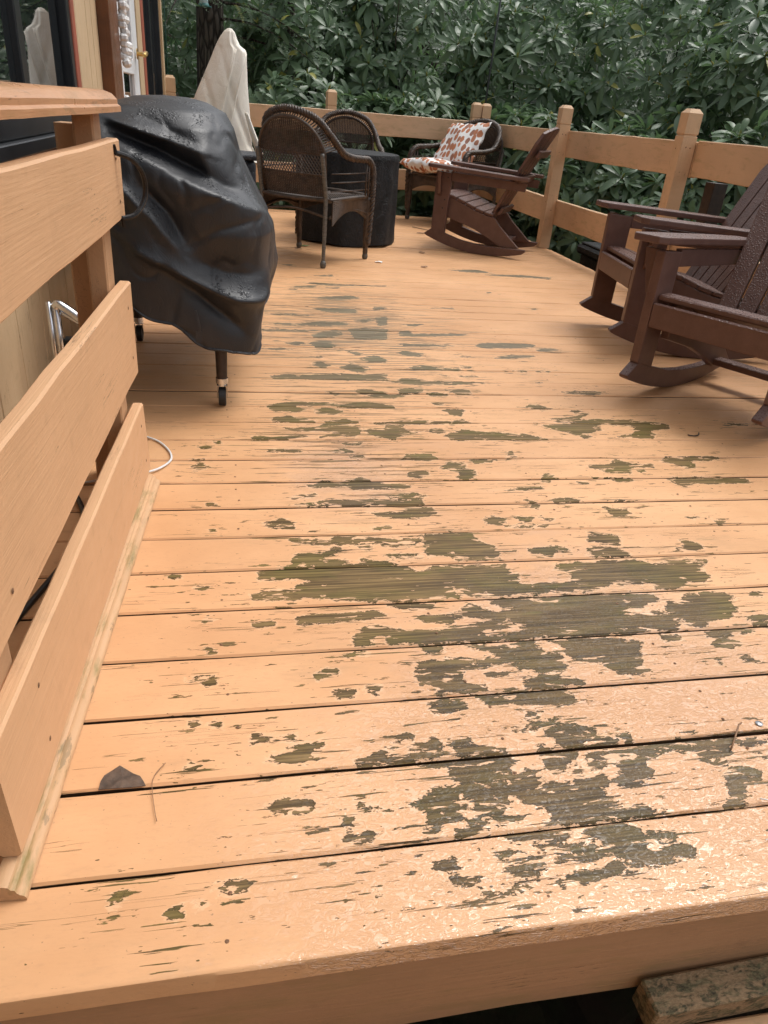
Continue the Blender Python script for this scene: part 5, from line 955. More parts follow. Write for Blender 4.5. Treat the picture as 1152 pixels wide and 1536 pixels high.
    return t

def ang(dx, dy): return math.atan2(-dx, dy)
rA = make_rocker('rocking_chair')
rA.location = (2.03, 5.897, 0.0); rA.rotation_euler = (0, 0, ang(0.854, -0.52))
tagset(rA, 'brown slatted rocking chair seen side-on at the back near the corner posts', 'rocking chair', 'brown rocking chairs')
rB = copy_tree(rA); rB.location = (2.226, 3.31, 0); rB.rotation_euler = (0, 0, ang(0.985, -0.16))
rB['label'] = 'brown slatted rocking chair on the right, half hidden by the nearest one'
rC = copy_tree(rA); rC.location = (1.991, 2.462, 0); rC.rotation_euler = (0, 0, ang(0.87, 0.49))
rC['label'] = 'nearest brown rocking chair with raindrops on its seat, cut off by the right edge'

# ------------------------------------------------------------------ wicker chairs
def make_wicker(name):
    t = empty(name)
    W = M['wicker']
    def braid(path, r=0.016, k=3, turns=60, rs=0.0085, sides=5):
        P = [Vector(p) for p in path]
        mb_ = MB()
        T = [(P[min(i + 1, len(P) - 1)] - P[max(i - 1, 0)]).normalized() for i in range(len(P))]
        u = T[0].orthogonal().normalized(); fr = []
        for tt in T:
            u = (u - tt * u.dot(tt)).normalized(); fr.append((u.copy(), tt.cross(u)))
        for s_ in range(k):
            pts = []
            for i, p in enumerate(P):
                a = 2 * PI * (s_ / k + turns * i / len(P))
                pts.append(p + fr[i][0] * math.cos(a) * r * 0.62 + fr[i][1] * math.sin(a) * r * 0.62)
            mb_.tube(pts, rs, sides)
        return mb_
    half = [(0.285, 0.262, 0.10), (0.292, 0.275, 0.40), (0.290, 0.268, 0.56), (0.283, 0.215, 0.622), (0.282, 0.12, 0.632), (0.280, 0.00, 0.640), (0.272, -0.11, 0.668), (0.240, -0.205, 0.755), (0.165, -0.275, 0.845), (0.0, -0.315, 0.885)]
    full = half + [(-x, y, z) for x, y, z in reversed(half[:-1])]
    path = catmull(full, 18)
    braid(path, 0.021, 3, 62, 0.0115).obj('braided_rim', W, t, smooth=True)
    # inner arch and stiles
    def bw(z):   # half width of the woven back at height z
        return 0.225 + 0.02 * (z - 0.40) / 0.3 if z < 0.64 else 0.236 * math.sqrt(max(0.0, 1 - ((z - 0.64) / 0.205) ** 2))
    def by(x, z): return -0.235 - 0.10 * (z - 0.40) / 0.45 + 0.42 * x * x
    arch = []
    for a in np.linspace(0, PI, 30):
        x = 0.236 * math.cos(a); z = 0.64 + 0.205 * math.sin(a); arch.append((x, by(x, z), z))
    arch = [(0.226, by(0.226, 0.41), 0.41), (0.230, by(0.23, 0.53), 0.53)] + arch + [(-0.230, by(0.23, 0.53), 0.53), (-0.226, by(0.226, 0.41), 0.41)]
    b = MB(); b.tube(arch, 0.011, 7); b.obj('back_frame', W, t, smooth=True)
    # spokes between arch and rim
    b = MB()
    for a in np.linspace(0.12, PI - 0.12, 46):
        x = 0.236 * math.cos(a); z = 0.64 + 0.205 * math.sin(a)
        q = min(path, key=lambda p: (p.x - x * 1.14) ** 2 + (p.z - z - 0.028) ** 2 + max(0, p.y) * 2)
        b.tube([(x, by(x, z), z), tuple(q)], 0.0042, 4, cap=False)
    b.obj('rim_spokes', W, t, smooth=True)
    # woven back: dense top, open lattice, dense bottom
    b = MB()
    def weave(z0, z1, ns, nh, r=0.0042):
        for i in range(ns):
            x = (i + 0.5) / ns * 2 - 1
            zt = z1
            pts = []
            for z in np.linspace(z0, z1, 9):
                xx = x * 0.23
                if abs(xx) < bw(z) - 0.004: pts.append((xx, by(xx, z), z))
            if len(pts) > 1: b.tube(pts, r * 1.05, 4, cap=False)
        for j in range(nh):
            z = z0 + (j + 0.5) / nh * (z1 - z0); w_ = bw(z)
            if w_ < 0.03: continue
            m_ = max(6, int(ns * w_ / 0.236 * 1.6))
            pts = []
            for i in range(m_ + 1):
                xx = -w_ + 2 * w_ * i / m_
                off = 0.0046 * (1 if (i + j) % 2 else -1)
                pts.append((xx, by(xx, z) + off, z))
            b.tube(pts, r, 4, cap=False)
    weave(0.655, 0.842, 32, 24)
    weave(0.415, 0.535, 32, 16)
    bo = b.obj('back_weave', W, t, smooth=True); bo['kind'] = 'stuff'
    b = MB()
    for i in range(-3, 26):
        for sgn in (1, -1):
            pts = []
            for k_ in range(9):
                z = 0.537 + 0.118 * k_ / 8
                xx = sgn * (-0.245 + 0.0215 * i + 0.085 * (k_ / 8))
                if abs(xx) < bw(z): pts.append((xx, by(xx, z) + sgn * 0.002, z))
            if len(pts) > 1: b.tube(pts, 0.0028, 4, cap=False)
    for z in (0.537, 0.655): b.tube([(x, by(x, z), z) for x in np.linspace(-bw(z), bw(z), 12)], 0.007, 5)
    bo = b.obj('back_lattice', W, t, smooth=True); bo['kind'] = 'stuff'
    # seat
    b = MB()
    loop = [(0.26, -0.22, 0.40), (0.275, 0.0, 0.405), (0.27, 0.235, 0.405), (0.16, 0.285, 0.408), (0, 0.30, 0.41), (-0.16, 0.285, 0.408), (-0.27, 0.235, 0.405), (-0.275, 0, 0.405), (-0.26, -0.22, 0.40), (0, -0.245, 0.395)]
    b.tube(catmull(loop + [loop[0]], 5)[:-1], 0.014, 6, closed=True)
    b.obj('seat_frame', W, t, smooth=True)
    b = MB()
    for j in range(46):
        y = -0.235 + 0.52 * j / 45
        w_ = 0.265 if y < 0.22 else 0.265 * math.sqrt(max(0.05, 1 - ((y - 0.22) / 0.085) ** 2))
        m_ = 22
        b.tube([(-w_ + 2 * w_ * i / m_, y, 0.408 + 0.003 * (1 if (i + j) % 2 else -1) - 0.012 * (1 - ((2 * i / m_) - 1) ** 2)) for i in range(m_ + 1)], 0.0062, 4, cap=False)
    for i in range(22):
        x = -0.25 + 0.5 * i / 21
        b.tube([(x, -0.235, 0.402), (x, 0.0, 0.393), (x, 0.27, 0.402)], 0.006, 4, cap=False)
    bo = b.obj('seat_weave', W, t, smooth=True); bo['kind'] = 'stuff'
    # side and front aprons
    b = MB()
    def apron(fn, n, drop):
        for j in range(13):
            zf = j / 12
            pts = []
            for i in range(n + 1):
                u = i / n; x, y = fn(u)
                d = drop * (0.45 + 0.55 * (2 * u - 1) ** 2)
                pts.append((x, y, 0.395 - d * zf))
            b.tube(pts, 0.0055, 4, cap=False)
        for i in range(n + 1):
            u = i / n; x, y = fn(u); d = drop * (0.45 + 0.55 * (2 * u - 1) ** 2)
            b.tube([(x, y, 0.40), (x, y, 0.395 - d)], 0.005, 4, cap=False)
    apron(lambda u: (0.276, -0.215 + 0.47 * u), 20, 0.14)
    apron(lambda u: (-0.276, -0.215 + 0.47 * u), 20, 0.14)
    apron(lambda u: (-0.27 + 0.54 * u, 0.262 + 0.03 * (1 - (2 * u - 1) ** 2)), 24, 0.14)
    bo = b.obj('apron_weave', W, t, smooth=True); bo['kind'] = 'stuff'
    # sides under the arms
    b = MB()
    for sx in (-1, 1):
        for z in (0.45, 0.50, 0.55): b.tube([(sx * 0.282, 0.262, z), (sx * 0.278, 0.0, z), (sx * 0.25, -0.20, z)], 0.005, 4)
        for y in (0.19, 0.225): b.tube([(sx * 0.284, y, 0.40), (sx * 0.284, y, 0.62)], 0.006, 5)
    b.obj('arm_bars', W, t, smooth=True)
    # legs
    for sx in (-1, 1):
        for (yt, yb_, xt, xb, zt, mat, r) in ((0.255, 0.262, 0.272, 0.272, 0.40, W, 0.021), (-0.225, -0.262, 0.235, 0.250, 0.66, M['wickergrey'], 0.0135)):
            pts = [(sx * (xb + (xt - xb) * k_), yb_ + (yt - yb_) * k_ - (0.07 * max(0, (k_ * zt - 0.40)) / 0.26 if zt > 0.5 else 0), 0.03 + (zt - 0.03) * k_) for k_ in np.linspace(0, 1, 22 if zt < 0.5 else 34)]
            rr = [r * (1.0 + (0.07 if i % 2 else -0.05)) * (0.8 + 0.2 * min(1, i / 10)) for i in range(len(pts))]
            b = MB(); b.tube(pts, rr, 9); lg = b.obj('leg', mat, t, smooth=True)
            q = MB(); q.tube([(sx * xb, yb_, z) for z in (0.0, 0.006, 0.020, 0.034, 0.046)], [0.012, 0.018, 0.021, 0.018, 0.013], 10); q.obj('foot', M['wickergrey'], lg, smooth=True)
    b = MB(); b.tube(catmull([(-0.25, -0.235, 0.30), (0, -0.245, 0.335), (0.25, -0.235, 0.30)], 8), 0.009, 6)
    for sx in (-1, 1): b.tube(catmull([(sx * 0.262, -0.23, 0.30), (sx * 0.272, 0.02, 0.335), (sx * 0.275, 0.245, 0.30)], 8), 0.009, 6)
    b.obj('stretcher', W, t, smooth=True)
    return t
w1 = make_wicker('wicker_chair')
w1.location = (0.525, 5.19, 0); w1.rotation_euler = (0, 0, rad(-37.6))
tagset(w1, 'dark wicker armchair with its open-lattice back towards the viewer, by the covered table', 'wicker chair', 'wicker armchairs')
w2 = copy_tree(w1); w2.location = (0.97, 6.88, 0); w2.rotation_euler = (0, 0, rad(174))
w2['label'] = 'wicker armchair facing the viewer, its arched back showing behind the covered table'
w3 = copy_tree(w1); w3.location = (2.125, 7.465, 0); w3.rotation_euler = (0, 0, math.atan2(0.82, -0.57)); w3.scale = (1.15, 1.15, 1.03)
w3['label'] = 'wicker armchair by the corner posts holding two orange-and-white cushions'

# cushions
def cushion(name, sx, sy, th, label, seed):
    n = 22; v = []; f = []; uv = []
    for side in (1, -1):
        for j in range(n + 1):
            for i in range(n + 1):
                a = 2 * i / n - 1; b = 2 * j / n - 1
                e = (1 - abs(a) ** 2.6) * (1 - abs(b) ** 2.6)
                x = a * sx / 2 * (1 - 0.07 * (1 - b * b)); y = b * sy / 2 * (1 - 0.07 * (1 - a * a))
                rim = 0.010 * math.sin(13 * a + seed) * (abs(b) > 0.85) + 0.010 * math.sin(11 * b + seed) * (abs(a) > 0.85)
                z = side * (th / 2 * max(0.0, e) ** 0.42 + 0.002) + rim + 0.006 * math.sin(5 * a + 3 * b + seed)
                v.append((x, y, z)); uv.append((i / n, j / n))
    m_ = (n + 1) ** 2
    for j in range(n):
        for i in range(n):
            a = j * (n + 1) + i
            f.append((a, a + 1, a + n + 2, a + n + 1)); f.append((m_ + a, m_ + a + n + 1, m_ + a + n + 2, m_ + a + 1))
    bd = [i for i in range(n)] + [n + j * (n + 1) for j in range(n)] + [n * (n + 1) + n - i for i in range(n)] + [(n - j) * (n + 1) for j in range(n)]
    for k in range(len(bd)):
        a, b = bd[k], bd[(k + 1) % len(bd)]; f.append((a, a + m_, b + m_, b))
    o = mesh(name, v, f, M['pillow'], smooth=True)
    ul = o.data.uv_layers.new(name='UVMap')
    for lp in o.data.loops: ul.data[lp.index].uv = uv[lp.vertex_index]
    return tagset(o, label, 'cushion', 'orange and white cushions')
f3 = Vector((-0.82, -0.57, 0)).normalized(); r3 = Vector((-f3.y, f3.x, 0)); c3 = Vector((2.125, 7.465, 0))
pb = cushion('cushion', 0.50, 0.50, 0.12, 'orange-and-white blotched cushion leaning upright against the wicker chair back', 1)
ps = cushion('cushion', 0.46, 0.48, 0.13, 'orange-and-white blotched cushion lying flat on the wicker chair seat front', 2)
def orient(o, xa, ya, loc):
    xa = xa.normalized(); za = xa.cross(ya).normalized(); ya = za.cross(xa)
    o.matrix_world = Matrix.LocRotScale(loc, Matrix((xa, ya, za)).transposed(), None)
orient(pb, r3 * 1.0 + Vector((0, 0, 0.08)), Vector((0, 0, 1)) * 0.80 - f3 * 0.60, c3 - f3 * 0.045 - r3 * 0.03 + Vector((0, 0, 0.685)))
orient(ps, r3 + Vector((0, 0, 0.03)), f3 * 1.0 + Vector((0, 0, 0.10)), c3 + f3 * 0.27 - r3 * 0.07 + Vector((0, 0, 0.497)))

# ------------------------------------------------------------------ covered round table
def covered_table():
    t = empty('covered_table', (0.875, 6.06, 0), 0, 'round table under a floor-length black cover between the wicker chairs', 'table')
    n = 72; zs = [0.012, 0.03, 0.10, 0.2, 0.3, 0.4, 0.5, 0.58, 0.618, 0.6305, 0.634]
    v = []; rn = random.Random(4)
    ph = [rn.uniform(0, 6.28) for _ in range(6)]
    for z in zs:
        for k in range(n):
            a = 2 * PI * k / n
            sk = 1 - z / 0.63
            r = 0.372 + 0.016 * sk + 0.008 * (sk + 0.25) * math.sin(7 * a + ph[0] + z * 3) + 0.005 * math.sin(13 * a + ph[1] - z * 5)
            r += 0.010 * (float(fbm((math.cos(a) * 4, math.sin(a) * 4, z * 5))) - 0.44)
            if z > 0.63: r -= 0.004
            if z > 0.633: r -= 0.012
            v.append((r * math.cos(a), r * math.sin(a), z + (0.006 * math.sin(5 * a) if z < 0.02 else 0)))
    f = [(i * n + k, i * n + (k + 1) % n, (i + 1) * n + (k + 1) % n, (i + 1) * n + k) for i in range(len(zs) - 1) for k in range(n)]
    c = len(v); v.append((0, 0, 0.628))
    f += [((len(zs) - 1) * n + k, (len(zs) - 1) * n + (k + 1) % n, c) for k in range(n)]
    o = mesh('cover_cloth', v, f, M['blackfab'], t, smooth=True)
    o.data.set_sharp_from_angle(angle=rad(50))
    b = MB(); b.tube([((0.383 + 0.002 * math.sin(9 * a)) * math.cos(a) if False else 0.381 * math.cos(a), 0.381 * math.sin(a), 0.604) for a in np.linspace(0, 2 * PI, 60)[:-1]], 0.0035, 4, closed=True)
    b.obj('seam', M['blackfab'], t)
covered_table()

# ------------------------------------------------------------------ grill under its cover
def grill():
    t = empty('covered_grill', (-0.17, 2.75, 0), 0, 'barbecue grill under a loose wet black vinyl cover beside the wooden railing', 'grill')
    O = Vector(t.location)
    # rings: z, xmin, xmax, ymin, ymax, exponent
    K = [(0.00, -0.455, 0.070, 2.335, 3.30, 5.0), (0.22, -0.460, 0.095, 2.315, 3.34, 4.5), (0.42, -0.465, 0.140, 2.295, 3.40, 4.2), (0.55, -0.462, 0.132, 2.285, 3.40, 4.0),
         (0.66, -0.455, 0.075, 2.300, 3.34, 3.6), (0.75, -0.440, 0.030, 2.330, 3.22, 3.2), (0.82, -0.415, 0.012, 2.375, 3.12, 2.9), (0.865, -0.370, -0.015, 2.44, 3.02, 2.6), (0.890, -0.29, -0.075, 2.54, 2.90, 2.4), (0.8985, -0.21, -0.13, 2.64, 2.80, 2.2)]
    KZ = np.array([k[0] for k in K]); KV = np.array([k[1:] for k in K])
    def at(z): return [float(np.interp(z, KZ, KV[:, i])) for i in range(5)]
    n = 260; m = 110
    th = np.linspace(0, 2 * PI, n, endpoint=False)
    def hem(a):
        x, y = math.cos(a), math.sin(a)
        # near side (y<0): rises towards the house; right side: hangs at .2
        near = 0.185 + 0.20 * max(0.0, min(1.0, (0.55 - x) / 1.3))
        right = 0.265 + 0.030 * math.sin(6 * a + 1.0)
        back = 0.28
        w_n = max(0.0, min(1.0, (-y - 0.35) / 0.3)); w_r = max(0.0, min(1.0, (x - 0.3) / 0.4)) * (1 - w_n)
        h_ = near * w_n + right * w_r + back * max(0, 1 - w_n - w_r)
        return h_ + 0.010 * math.sin(11 * a)
    def seg(p, a, b):
        a = np.array(a); b = np.array(b); ab = b - a; tt = np.clip(((p - a) @ ab) / (ab @ ab), 0, 1)
        return p - (a + tt[..., None] * ab if tt.ndim else a + tt * ab), tt
    V = np.zeros((m + 1, n, 3))
    for i in range(m + 1):
        u = i / m
        for k in range(n):
            a = th[k]
            z0 = hem(a); z = z0 + (0.8985 - z0) * (1 - (1 - u) ** 1.25)
            x0, x1, y0, y1, e = at(z)
            ca, sa = math.cos(a), math.sin(a)
            q = (abs(ca) ** e + abs(sa) ** e) ** (-1 / e)
            V[i, k] = ((x0 + x1) / 2 + (x1 - x0) / 2 * q * ca, (y0 + y1) / 2 + (y1 - y0) / 2 * q * sa, z)
    # outward direction
    cx = -0.17; cy = 2.82
    D = V[..., :2] - np.array([cx, cy]); D = D / np.maximum(np.linalg.norm(D, axis=-1, keepdims=True), 1e-6)
    X, Y, Z = V[..., 0], V[..., 1], V[..., 2]
    # the near face is described by (x, z); the right face by (y, z)
    wn = np.clip((2.62 - Y) / 0.22, 0, 1); wr = np.clip((X + 0.06) / 0.08, 0, 1) * np.clip((Y - 2.30) / 0.1, 0, 1)
    disp = np.zeros_like(X)
    P = np.stack([X, Z], -1)
    def ridge(a, b, wid, amp, asym=0.0, sag=0.0):
        a = np.array(a); b = np.array(b); ab = b - a; L2 = ab @ ab
        tt = ((P - a) @ ab) / L2; tc = np.clip(tt, 0, 1)
        d = P - (a + tc[..., None] * ab); nrm = np.array([-ab[1], ab[0]]) / math.sqrt(L2)
        s_ = d @ nrm - sag * (tc * (1 - tc)) * 4
        along = np.clip(1 - np.maximum(-tt, tt - 1) / 0.15, 0, 1)
        w_ = np.where(s_ > 0, wid, wid * (1 + asym))
        return amp * np.exp(-(s_ / w_) ** 2) * along * (np.abs(d @ ab) < 0.5)
    def fold(pl, up_w, dn_w, amp):
        """soft crest along a polyline in (x, z): up_w / dn_w are its widths above and below"""
        best = np.full(X.shape, 1e9); sg = np.ones(X.shape); tot = len(pl) - 1; al = np.zeros(X.shape)
        for i in range(tot):
            a = np.array(pl[i]); b = np.array(pl[i + 1]); ab = b - a; L2 = ab @ ab
            tt = ((P - a) @ ab) / L2; tc = np.clip(tt, 0, 1); d = P - (a + tc[..., None] * ab)
            dist = np.sqrt((d ** 2).sum(-1)); s_ = d @ (np.array([-ab[1], ab[0]]) / math.sqrt(L2)) * (1 if ab[0] >= 0 else -1)
            up = dist < best
            best = np.where(up, dist, best); sg = np.where(up, np.sign(s_), sg); al = np.where(up, (i + tc) / tot, al)
        w_ = np.where(sg > 0, up_w, dn_w)
        return amp * np.exp(-(best / w_) ** 1.15) * (0.35 + 0.65 * np.sin(PI * np.clip(0.12 + 0.80 * al, 0, 1)))
    r1 = [(-0.42, 0.835), (-0.297, 0.775), (-0.13, 0.696), (-0.016, 0.651), (0.069, 0.617), (0.11, 0.59)]
    r2 = [(-0.42, 0.855), (-0.324, 0.832), (-0.243, 0.808), (-0.164, 0.789), (-0.089, 0.765)]
    h12 = [(-0.33, 0.800), (-0.192, 0.757), (-0.087, 0.718), (0.003, 0.668)]
    hup = [(-0.283, 0.857), (-0.205, 0.831), (-0.092, 0.785)]
    rr = [(-0.089, 0.765), (-0.065, 0.721), (-0.043, 0.676), (-0.006, 0.652)]
    r3 = [(-0.33, 0.70), (-0.265, 0.64), (-0.221, 0.595), (-0.179, 0.541), (-0.154, 0.511)]
    h3 = [(-0.243, 0.668), (-0.184, 0.612), (-0.139, 0.535)]
    r4 = [(-0.26, 0.50), (-0.184, 0.463), (-0.073, 0.403), (-0.003, 0.372), (0.074, 0.361), (0.12, 0.40)]
    h4 = [(-0.09, 0.475), (-0.02, 0.445), (0.06, 0.44)]
    fl = [(-0.20, 0.445), (-0.086, 0.365), (-0.022, 0.315), (0.02, 0.275)]
    cr = [(-0.139, 0.513), (-0.044, 0.57), (0.05, 0.597)]
    cu = [(-0.163, 0.382), (-0.196, 0.26)]
    disp += wn * (fold(r1, 0.016, 0.075, 0.060) - fold(h12, 0.030, 0.026, 0.075) + fold(r2, 0.030, 0.018, 0.045) - fold(hup, 0.020, 0.022, 0.026) + fold(rr, 0.03, 0.022, 0.028))
    disp += wn * (fold(r3, 0.014, 0.035, 0.034) - fold(h3, 0.024, 0.018, 0.028) + fold(r4, 0.030, 0.022, 0.050) - fold(h4, 0.045, 0.040, 0.030) - fold(fl, 0.014, 0.030, 0.040) - fold(cr, 0.007, 0.007, 0.009) - fold(cu, 0.007, 0.009, 0.010))
    disp += wr * (0.018 * np.sin(Y * 13 + Z * 9) * np.clip((0.6 - Z) / 0.2, 0, 1))
    nz = fbm(np.stack([X * 4, Y * 4, Z * 4], -1), 3) - 0.44
    nz2 = np.abs(fbm(np.stack([X * 9 + Z * 7, Y * 9, Z * 5 - X * 6], -1), 2) - 0.375)
    disp += nz * 0.022 - np.exp(-(nz2 / 0.03) ** 2) * 0.006
    topf = np.clip((0.885 - Z) / 0.06, 0.0, 1)
    V[..., 0] += D[..., 0] * disp * topf; V[..., 1] += D[..., 1] * disp * topf
    V[..., 2] += (nz - nz2 * 0.4) * 0.018 * (1 - topf)
    verts = V.reshape(-1, 3) - np.array(O)
    faces = [(i * n + k, i * n + (k + 1) % n, (i + 1) * n + (k + 1) % n, (i + 1) * n + k) for i in range(m) for k in range(n)]
    verts = [tuple(p) for p in verts]; c = len(verts); verts.append((-0.17 - O.x, 2.72 - O.y, 0.898))
    faces += [(m * n + k, m * n + (k + 1) % n, c) for k in range(n)]
    co = mesh('grill_cover', verts, faces, M['cover'], t, smooth=True)
    b = MB(); b.tube([tuple(V[0, k] - np.array(O)) for k in range(n)], 0.0045, 5, closed=True); b.obj('hem', M['cover'], co)
    # printed label near the far lower corner of the cover and a strap
    b = MB(); b.tube(catmull([(-0.115, 2.268, 0.34), (-0.105, 2.262, 0.29), (-0.112, 2.268, 0.25)], 5), 0.004, 4)
    b.box((-0.108, 2.262, 0.262), (0.018, 0.003, 0.035)); so = b.obj('strap', M['cover'], co); so.location = -O
    # legs and casters
    for (x, y) in ((-0.045, 2.365), (-0.40, 2.39), (-0.385, 3.10), (0.02, 3.12)):
        b = MB(); b.tube([(x, y, 0.098), (x, y, 0.50)], [0.018, 0.026], 12); lg = b.obj('leg', M['leg_brown'], t, auto=rad(40)); lg.location = -O
        c_ = MB(); c_.tube([(x, y, 0.082), (x, y, 0.099)], 0.020, 14)
        c_.tube([(x, y, 0.072), (x, y, 0.082)], 0.014, 12)
        for s_ in (-1, 1): c_.prism([(y - 0.016, 0.074), (y + 0.014, 0.074), (y + 0.020, 0.030), (y + 0.004, 0.026)], 'x', x + s_ * 0.0155 - 0.0015, x + s_ * 0.0155 + 0.0015)
        cs = c_.obj('caster', M['chrome'], t, auto=rad(40)); cs.location = -O
        w_ = MB(); w_.tube([(x + q, y + 0.006, 0.0325) for q in (-0.0125, -0.010, 0.010, 0.0125)], [0.027, 0.032, 0.032, 0.027], 24); wo_ = w_.obj('wheel', M['rubber'], cs, auto=rad(50))
    # the grill body inside
    b = MB(); b.box((-0.18, 2.82, 0.58), (0.34, 0.62, 0.35), bev=0.02); bo = b.obj('firebox', M['rubber'], t); bo.location = -O
    return co
cover_obj = grill()

# ------------------------------------------------------------------ tall beige cover and grey covered box behind the grill
def beige():
    t = empty('beige_canvas_cover', (0.0, 5.97, 0.0), 0, 'tall beige canvas cover rising to a crooked peak behind the grill', 'cover')
    # half outlines of the draped cover, z: left x, right x, depth half, lean
    L = [(0.50, -0.34, 0.205, 0.20), (0.62, -0.325, 0.150, 0.20), (0.72, -0.30, 0.145, 0.20), (0.82, -0.275, 0.135, 0.19), (0.92, -0.235, 0.128, 0.17), (1.02, -0.185, 0.122, 0.15), (1.12, -0.135, 0.118, 0.125), (1.185, -0.105, 0.118, 0.105), (1.205, -0.095, 0.110, 0.095), (1.225, -0.085, 0.075, 0.08), (1.26, -0.065, 0.055, 0.065), (1.30, -0.035, 0.040, 0.045), (1.318, -0.012, 0.022, 0.02)]
    zs = np.concatenate([np.linspace(0.50, 1.16, 40), np.linspace(1.17, 1.318, 24)])
    A = np.array(L); n = 96; v = []
    for z in zs:
        xl, xr, dp = [float(np.interp(z, A[:, 0], A[:, k])) for k in (1, 2, 3)]
        fall = (1.32 - z)
        s1 = min(max(0.045 - 0.27 * (1.20 - z), xl + 0.2 * (xr - xl)), xl + 0.60 * (xr - xl)) if z < 1.20 else xl + 0.60 * (xr - xl)
        s2 = min(max(0.110 - 0.25 * (1.18 - z), s1 + 0.03), xr - 0.02) if z < 1.19 else xr - 0.15 * (xr - xl)
        cs = [(xl, 0.0), (xl + 0.45 * (s1 - xl), -dp * 0.50), (s1 - 0.004, -dp * 0.92), (s1 + 0.012, -dp * 0.80), (s2 - 0.010, -dp * 0.86), (s2 + 0.006, -dp * 0.80), (xr, -dp * 0.05), (xr - 0.15 * (xr - xl), dp * 0.75), (xl + 0.3 * (xr - xl), dp * 0.8)]
        per = [math.dist(cs[i], cs[(i + 1) % 9]) for i in range(9)]; tot = sum(per); acc = np.concatenate([[0], np.cumsum(per)])
        for k in range(n):
            t_ = k / n * tot; i = min(8, int(np.searchsorted(acc, t_, 'right') - 1)); w_ = (t_ - acc[i]) / max(per[i], 1e-9)
            p, q = cs[i], cs[(i + 1) % 9]
            x = p[0] + (q[0] - p[0]) * w_; y = p[1] + (q[1] - p[1]) * w_
            dd = 0.030 * (float(fbm((x * 4, y * 4 + 3, z * 3), 2)) - 0.375) * min(1, fall * 3)
            dd -= 0.020 * math.exp(-(((x - (xl + xr) / 2 + 0.5 * (z - 0.9)) % 0.16 - 0.08) / 0.018) ** 2) * min(1, fall * 2)
            v.append((x, y + dd * (-1 if y < 0 else 1), z + (0.02 * math.sin(6.28 * 3 * k / n) if z < 0.51 else 0)))
    m = len(zs)
    f = [(i * n + k, i * n + (k + 1) % n, (i + 1) * n + (k + 1) % n, (i + 1) * n + k) for i in range(m - 1) for k in range(n)]
    c = len(v); v.append((0.004, 0, 1.322)); f += [((m - 1) * n + k, (m - 1) * n + (k + 1) % n, c) for k in range(n)]
    o = mesh('canvas', v, f, M['canvas'], t, smooth=True)
    # stitched seams
    def surf(x, z):
        xl, xr, dp = [float(np.interp(z, A[:, 0], A[:, k])) for k in (1, 2, 3)]
        ca = max(-0.98, min(0.98, (x - (xl + xr) / 2) / max(1e-3, (xr - xl) / 2)))
        return -dp * (1 - abs(ca) ** 2.3) ** (1 / 2.3) - 0.012
    b = MB()
    b.tube([(x, surf(x, z), z) for x, z in zip(np.linspace(0.045, -0.085, 20), np.linspace(1.20, 0.72, 20))], 0.0045, 5)
    b.tube([(x, surf(x, z), z) for x, z in zip(np.linspace(0.112, -0.01, 20), np.linspace(1.18, 0.72, 20))], 0.0045, 5)
    b.obj('seam', M['canvas'], o, smooth=True)
    # loose tail of cloth on the right
    g = MB(); pts = [(0.115, -0.10, 0.83), (0.165, -0.11, 0.70), (0.215, -0.10, 0.585)]
    vv = []; 
    for (x, y, z), w_ in zip(catmull(pts, 6), np.linspace(0.02, 0.045, 13)):
        vv += [(x - w_, y - 0.02, z), (x, y - 0.05, z - 0.005), (x + w_ * 0.4, y - 0.02, z - 0.01), (x, y - 0.012, z)]
    ff = [(i * 4 + k, i * 4 + (k + 1) % 4, i * 4 + 4 + (k + 1) % 4, i * 4 + 4 + k) for i in range(12) for k in range(4)] + [(3, 2, 1, 0), (48, 49, 50, 51)]
    g.add(vv, ff); g.obj('loose_tail', M['canvas'], o, smooth=True)
    # pole standing inside
    q = MB(); q.tube([(-0.02, 0, 0.02), (-0.02, 0, 1.25)], 0.02, 10); q.tube([(-0.02, 0, 0.0), (-0.02, 0, 0.05)], 0.16, 20); q.obj('stand', M['iron'], t)
    # grey box
    g = empty('covered_box', (0.0, 5.45, 0.0), 0, 'slate grey fabric-covered box standing between the grill and the near wicker chair', 'covered box')
    n = 64; zs = np.linspace(0.01, 0.56, 22); v = []
    for z in zs:
        for k in range(n):
            a = 2 * PI * k / n; e = 6.0; ca, sa = math.cos(a), math.sin(a)
            q_ = (abs(ca) ** e + abs(sa) ** e) ** (-1 / e)
            w_ = 0.255 - (0.012 if z > 0.55 else 0)
            dd = 0.020 * (float(fbm((ca * 5, sa * 5, z * 9), 4)) - 0.44)
            v.append(((w_ + dd) * q_ * ca - 0.10, (0.22 + dd) * q_ * sa, z))
    m = len(zs); f = [(i * n + k, i * n + (k + 1) % n, (i + 1) * n + (k + 1) % n, (i + 1) * n + k) for i in range(m - 1) for k in range(n)]
    c = len(v); v.append((-0.10, 0, 0.568)); f += [((m - 1) * n + k, (m - 1) * n + (k + 1) % n, c) for k in range(n)]
    mesh('fabric_cover', v, f, M['greycover'], g, smooth=True)
    b = MB(); b.box((-0.095, 0, 0.585), (0.53, 0.46, 0.03), bev=0.008); b.obj('lid', M['greycover'], g)
beige()

